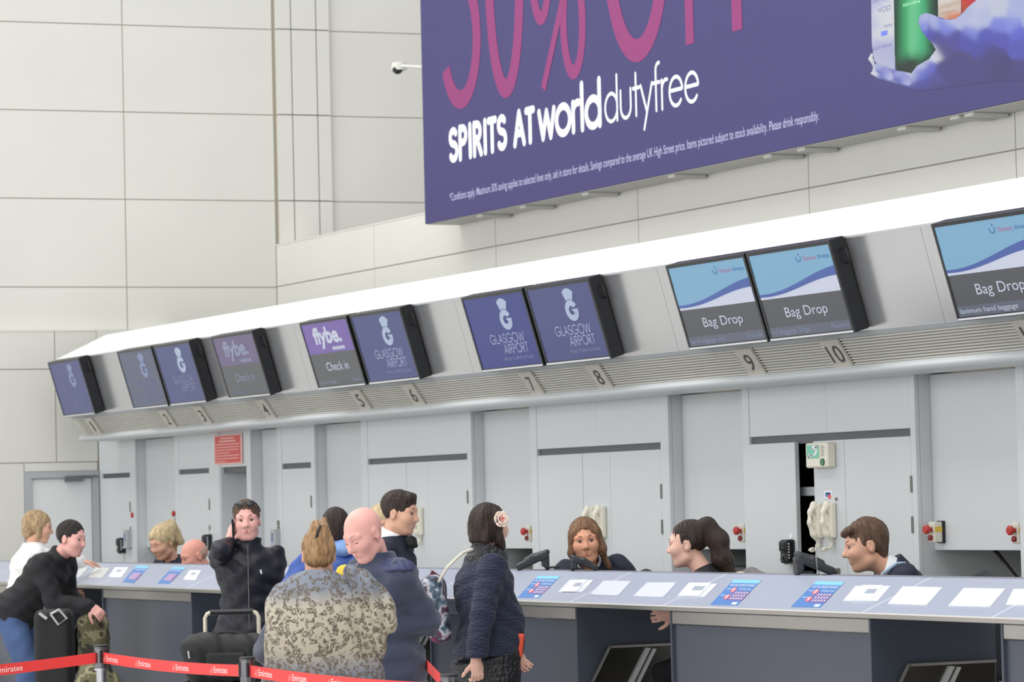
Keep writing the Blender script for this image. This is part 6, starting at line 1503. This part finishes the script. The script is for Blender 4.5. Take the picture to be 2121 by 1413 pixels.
MB().tube([bp0+UPV*.12+RL*.0-FH*.02, atD(912, 1200, 17.1), atD(926, 1176, 17.05), atD(942, 1160, 17.1), atD(958, 1146, 17.15), atD(978, 1138, 17.2)], .008, 8).build('strap', mat('cream_strap', (222, 214, 200), .6), t, smooth=True); MB().tube([bp0+UPV*.14-RL*.04, bp0+UPV*.19-RL*.02-FH*.02, bp0+UPV*.15+RL*.03], .011, 8).build('handle', mat('plum_leather', (92, 40, 52), .5), t, smooth=True)
rw = atD(1073, 1337, 17.2); t = thing('red_purse', 'small orange red purse held in front of the navy coat', 'purse', rw)
s_ = Solid((-.06, -.06, -.1), (.06, .06, .1), .006); s_.box((0, 0, 0), (.028, .035, .062), .012, R=rotm(0, 0, 8)); s_.build('body', mat('orange_red_leather', (232, 84, 58), .5), t, xf=(np.column_stack([RL, FH, UPV]), rw)); MB().tube([rw-UPV*.06, rw-UPV*.1+RL*.006, rw-UPV*.13], .005, 6).build('wrist_strap', BLACKP, t, smooth=True)

# --- clerks behind the counter
CLERK = mat('navy_uniform', (36, 40, 58), .8, bump=(140, .15)); GRP = 'clerks seated behind the counter'
p = Person('person in navy top looking down behind the far counter', (336, 1124), 25.4, -42, seated=True, female=True, hp=-24, neck=28, lean=14, arms={1: dict(w=(.0, .3, -.36)), -1: dict(w=(0, .3, -.36))}, group=GRP); p.body(SK_MID).face(eyes='closed', brow=H_LBROWN, lip=LIPD); p.top_(CLERK, 'blouse', collar=.02, cr=.066); p.trousers(BLACKT)
p.hair(H_BLOND, [('e', (0, -.018, .04), (.086, .106, .098)), ('e-', (0, .127, -.008), (.076, .08, .088), .012), ('e-', (0, .03, -.13), (.12, .08, .08), .01), ('e', (0, -.10, .07), (.04, .05, .045), .03), ('c', (0, -.13, .08), (-.02, -.15, -.06), .045, .03, .03), ('c', (.0, -.15, -.0), (.04, -.12, -.13), .04, .016, .03)], folds=.005)
p = Person('person sitting behind the far counter with only the head showing', (402, 1152), 24.7, -64, seated=True, hp=-22, neck=30, lean=14, arms={1: dict(w=(.0, .3, -.36)), -1: dict(w=(0, .3, -.36))}, group=GRP); p.body(SK_RED).face(brow=H_GREY, lip=LIPD); p.top_(CLERK, 'jumper', collar=.02, cr=.07); p.trousers(BLACKT)
p.hair(H_GREY, [('e', (0, -.03, .012), (.0755, .0855, .07)), ('e-', (0, .1, .0), (.1, .085, .1), .01), ('e-', (0, .02, .08), (.09, .1, .05), .01)], folds=.0, name='stubble')
p = Person('clerk in navy jacket and white collar facing the viewer behind the counter', (1212, 1121), 19.0, -8, seated=True, female=True, hp=-4, hy=8, hr=5, neck=34, lean=18, arms={1: dict(w=(.0, .3, -.36)), -1: dict(w=(-.08, .22, -.36), hint=(-1, -.6, 0))}, group=GRP, lat=5, hscale=1.03); p.body(SK_TAN).face(brow=H_DARK, lip=LIPD, look=(-.003, 0), browz=.029); p.top_(CLERK, 'jacket', collar=.02, cr=.074, grow=.032); p.trousers(BLACKT); shirt_collar(p, z=.03)
p.hair(H_LBROWN, [('e', (0, -.02, .036), (.086, .106, .097)), ('e-', (0, .13, .0), (.072, .086, .096), .012), ('e-', (0, .06, -.10), (.058, .08, .1), .01), ('c', (.066, .03, .05), (.08, .03, -.05), .024, .02, .02), ('c', (.08, .03, -.05), (.075, .05, -.14), .018, .008, .02), ('c', (-.066, .03, .05), (-.082, .02, -.05), .026, .026, .02), ('c', (-.082, .02, -.05), (-.115, -.02, -.16), .026, .012, .02), ('e', (0, -.06, -.06), (.075, .05, .09), .03)], folds=.004)
p = Person('clerk in black blouse in left profile, one hand reaching below the counter', (1424, 1127), 17.75, -104, seated=True, female=True, hp=-6, neck=22, lean=12, arms={-1: dict(px=(1398, 1270, -.5), hint=(-.3, -1, -.5), fd=(-.35, 1, -.1), curl=38), 1: dict(w=(0, .3, -.36))}, group=GRP); p.body(SK_PALE).face(brow=H_DARK, lip=LIPD); p.top_(mat('black_blouse', (28, 28, 32), .8), 'blouse', collar=.02, cr=.066, r=(.058, .046, .036), cuff=-.06); p.trousers(BLACKT)
p.hair(H_DARK, [('e', (0, -.022, .036), (.081, .100, .090)), ('e-', (0, .125, -.012), (.078, .074, .096), .012), ('e-', (0, .035, -.115), (.12, .085, .08), .01), ('e', (0, -.11, .075), (.038, .045, .042), .03), ('c', (0, -.12, .085), (0, -.165, .0), .040, .050, .03), ('c', (0, -.165, .0), (0, -.175, -.10), .052, .052, .03), ('c', (0, -.175, -.1), (0, -.205, -.19), .052, .03, .03)], folds=.004)
p = Person('clerk in navy jumper, white collar and pale lanyard, in left profile', (1793, 1129), 16.3, -82, seated=True, hp=-12, neck=38, hy=-4, lean=16, arms={1: dict(w=(.0, .3, -.36)), -1: dict(w=(-.02, .28, -.38), hint=(-.5, -1, 0))}, group=GRP, hscale=1.03); p.body(SK_MID, nose=1.04).face(brow=H_DARK, lip=LIPD); p.top_(CLERK, 'jumper', collar=.01, cr=.076, grow=.034, gap=.066); p.trousers(BLACKT); shirt_collar(p, z=.025, r=.07)
p.hair(H_BROWN, [('e', (0, -.018, .038), (.081, .100, .091)), ('e-', (0, .126, -.014), (.078, .08, .086), .012), ('e-', (0, .025, -.12), (.12, .085, .078), .01), ('e-', (0, .082, -.05), (.09, .04, .085), .01), ('c', (-.05, .07, .085), (.05, .085, .068), .020, .014, .02), ('e', (0, -.06, -.03), (.064, .036, .065), .03)], folds=.004)
ld = mat('pale_blue_lanyard', (176, 198, 222), .5); MB().tube([p.wor(p.N+np.array([-.06, -.05, .015])), p.wor(p.N+np.array([-.085, -.0, .018])), p.wor(p.N+np.array([-.09, .07, -.03])), p.wor(p.N+np.array([-.05, .145, -.14])), p.wor(p.N+np.array([-.01, .165, -.3]))], .008, 6).build('lanyard', ld, p.t, smooth=True)

# --- far left: woman in white jumper leaning on the counter, man in jeans bending
p = Person('person in white jumper leaning on the far counter', (80, 1092), 24.6, 112, female=True, hp=-10, hy=-14, lean=12, neck=6, arms={1: dict(px=(183, 1166, .35), hint=(.3, -.6, -1), fd=(0, 1, -.1), pn=(0, 0, -1), curl=14), -1: dict(w=(-.0, .3, -.3))}, legs={1: (.1, -.16, .085), -1: (-.1, -.1, .085)})
p.body(SK_MID).face(brow=H_LBROWN, lip=LIPD); p.top_(mat('white_knit', (240, 240, 236), .9, bump=(70, .3)), 'jumper', r=(.072, .062, .05), grow=.04, hem=.1, collar=.04, cr=.075, folds=.006); p.trousers(mat('beige_trouser', (216, 200, 180), .8)); p.hair(H_DBLOND, [('e', (0, -.022, .032), (.086, .106, .095)), ('e-', (0, .125, -.03), (.075, .075, .092), .012), ('c', (.07, -.01, .0), (.072, .01, -.07), .03, .022, .02), ('c', (-.07, -.01, .0), (-.072, .01, -.07), .03, .022, .02), ('e', (0, -.07, -.03), (.07, .05, .075), .03)], folds=.005)
p = Person('person in black jacket and blue jeans bending forward beside the far desk', (148, 1116), 23.3, 66, lean=44, neck=6, hp=-12, hip=.95, arms={1: dict(px=(186, 1256, -.1), hint=(.4, -.8, .3), fd=(.0, .8, -.5), pn=(-.6, 0, -.5), curl=40), -1: dict(px=(178, 1262, .2), hint=(-.4, -.8, .3), fd=(0, .8, -.5), curl=40)}, legs={1: (.1, .16, .085), -1: (-.1, -.12, .085)}, k=1.0)
p.body(SK_PINK).face(brow=H_BLACK, lip=LIPD); p.top_(mat('black_jacket_cloth', (30, 30, 34), .75, bump=(60, .25)), 'jacket', r=(.074, .064, .052), grow=.036, hem=.04, collar=.05, cr=.078, folds=.005); p.trousers(JEANS, (.105, .082, .075)); p.hair(H_BLACK, short_hair(), folds=.003)
for o in SC.objects:
    if '_org' in o: del o['_org']
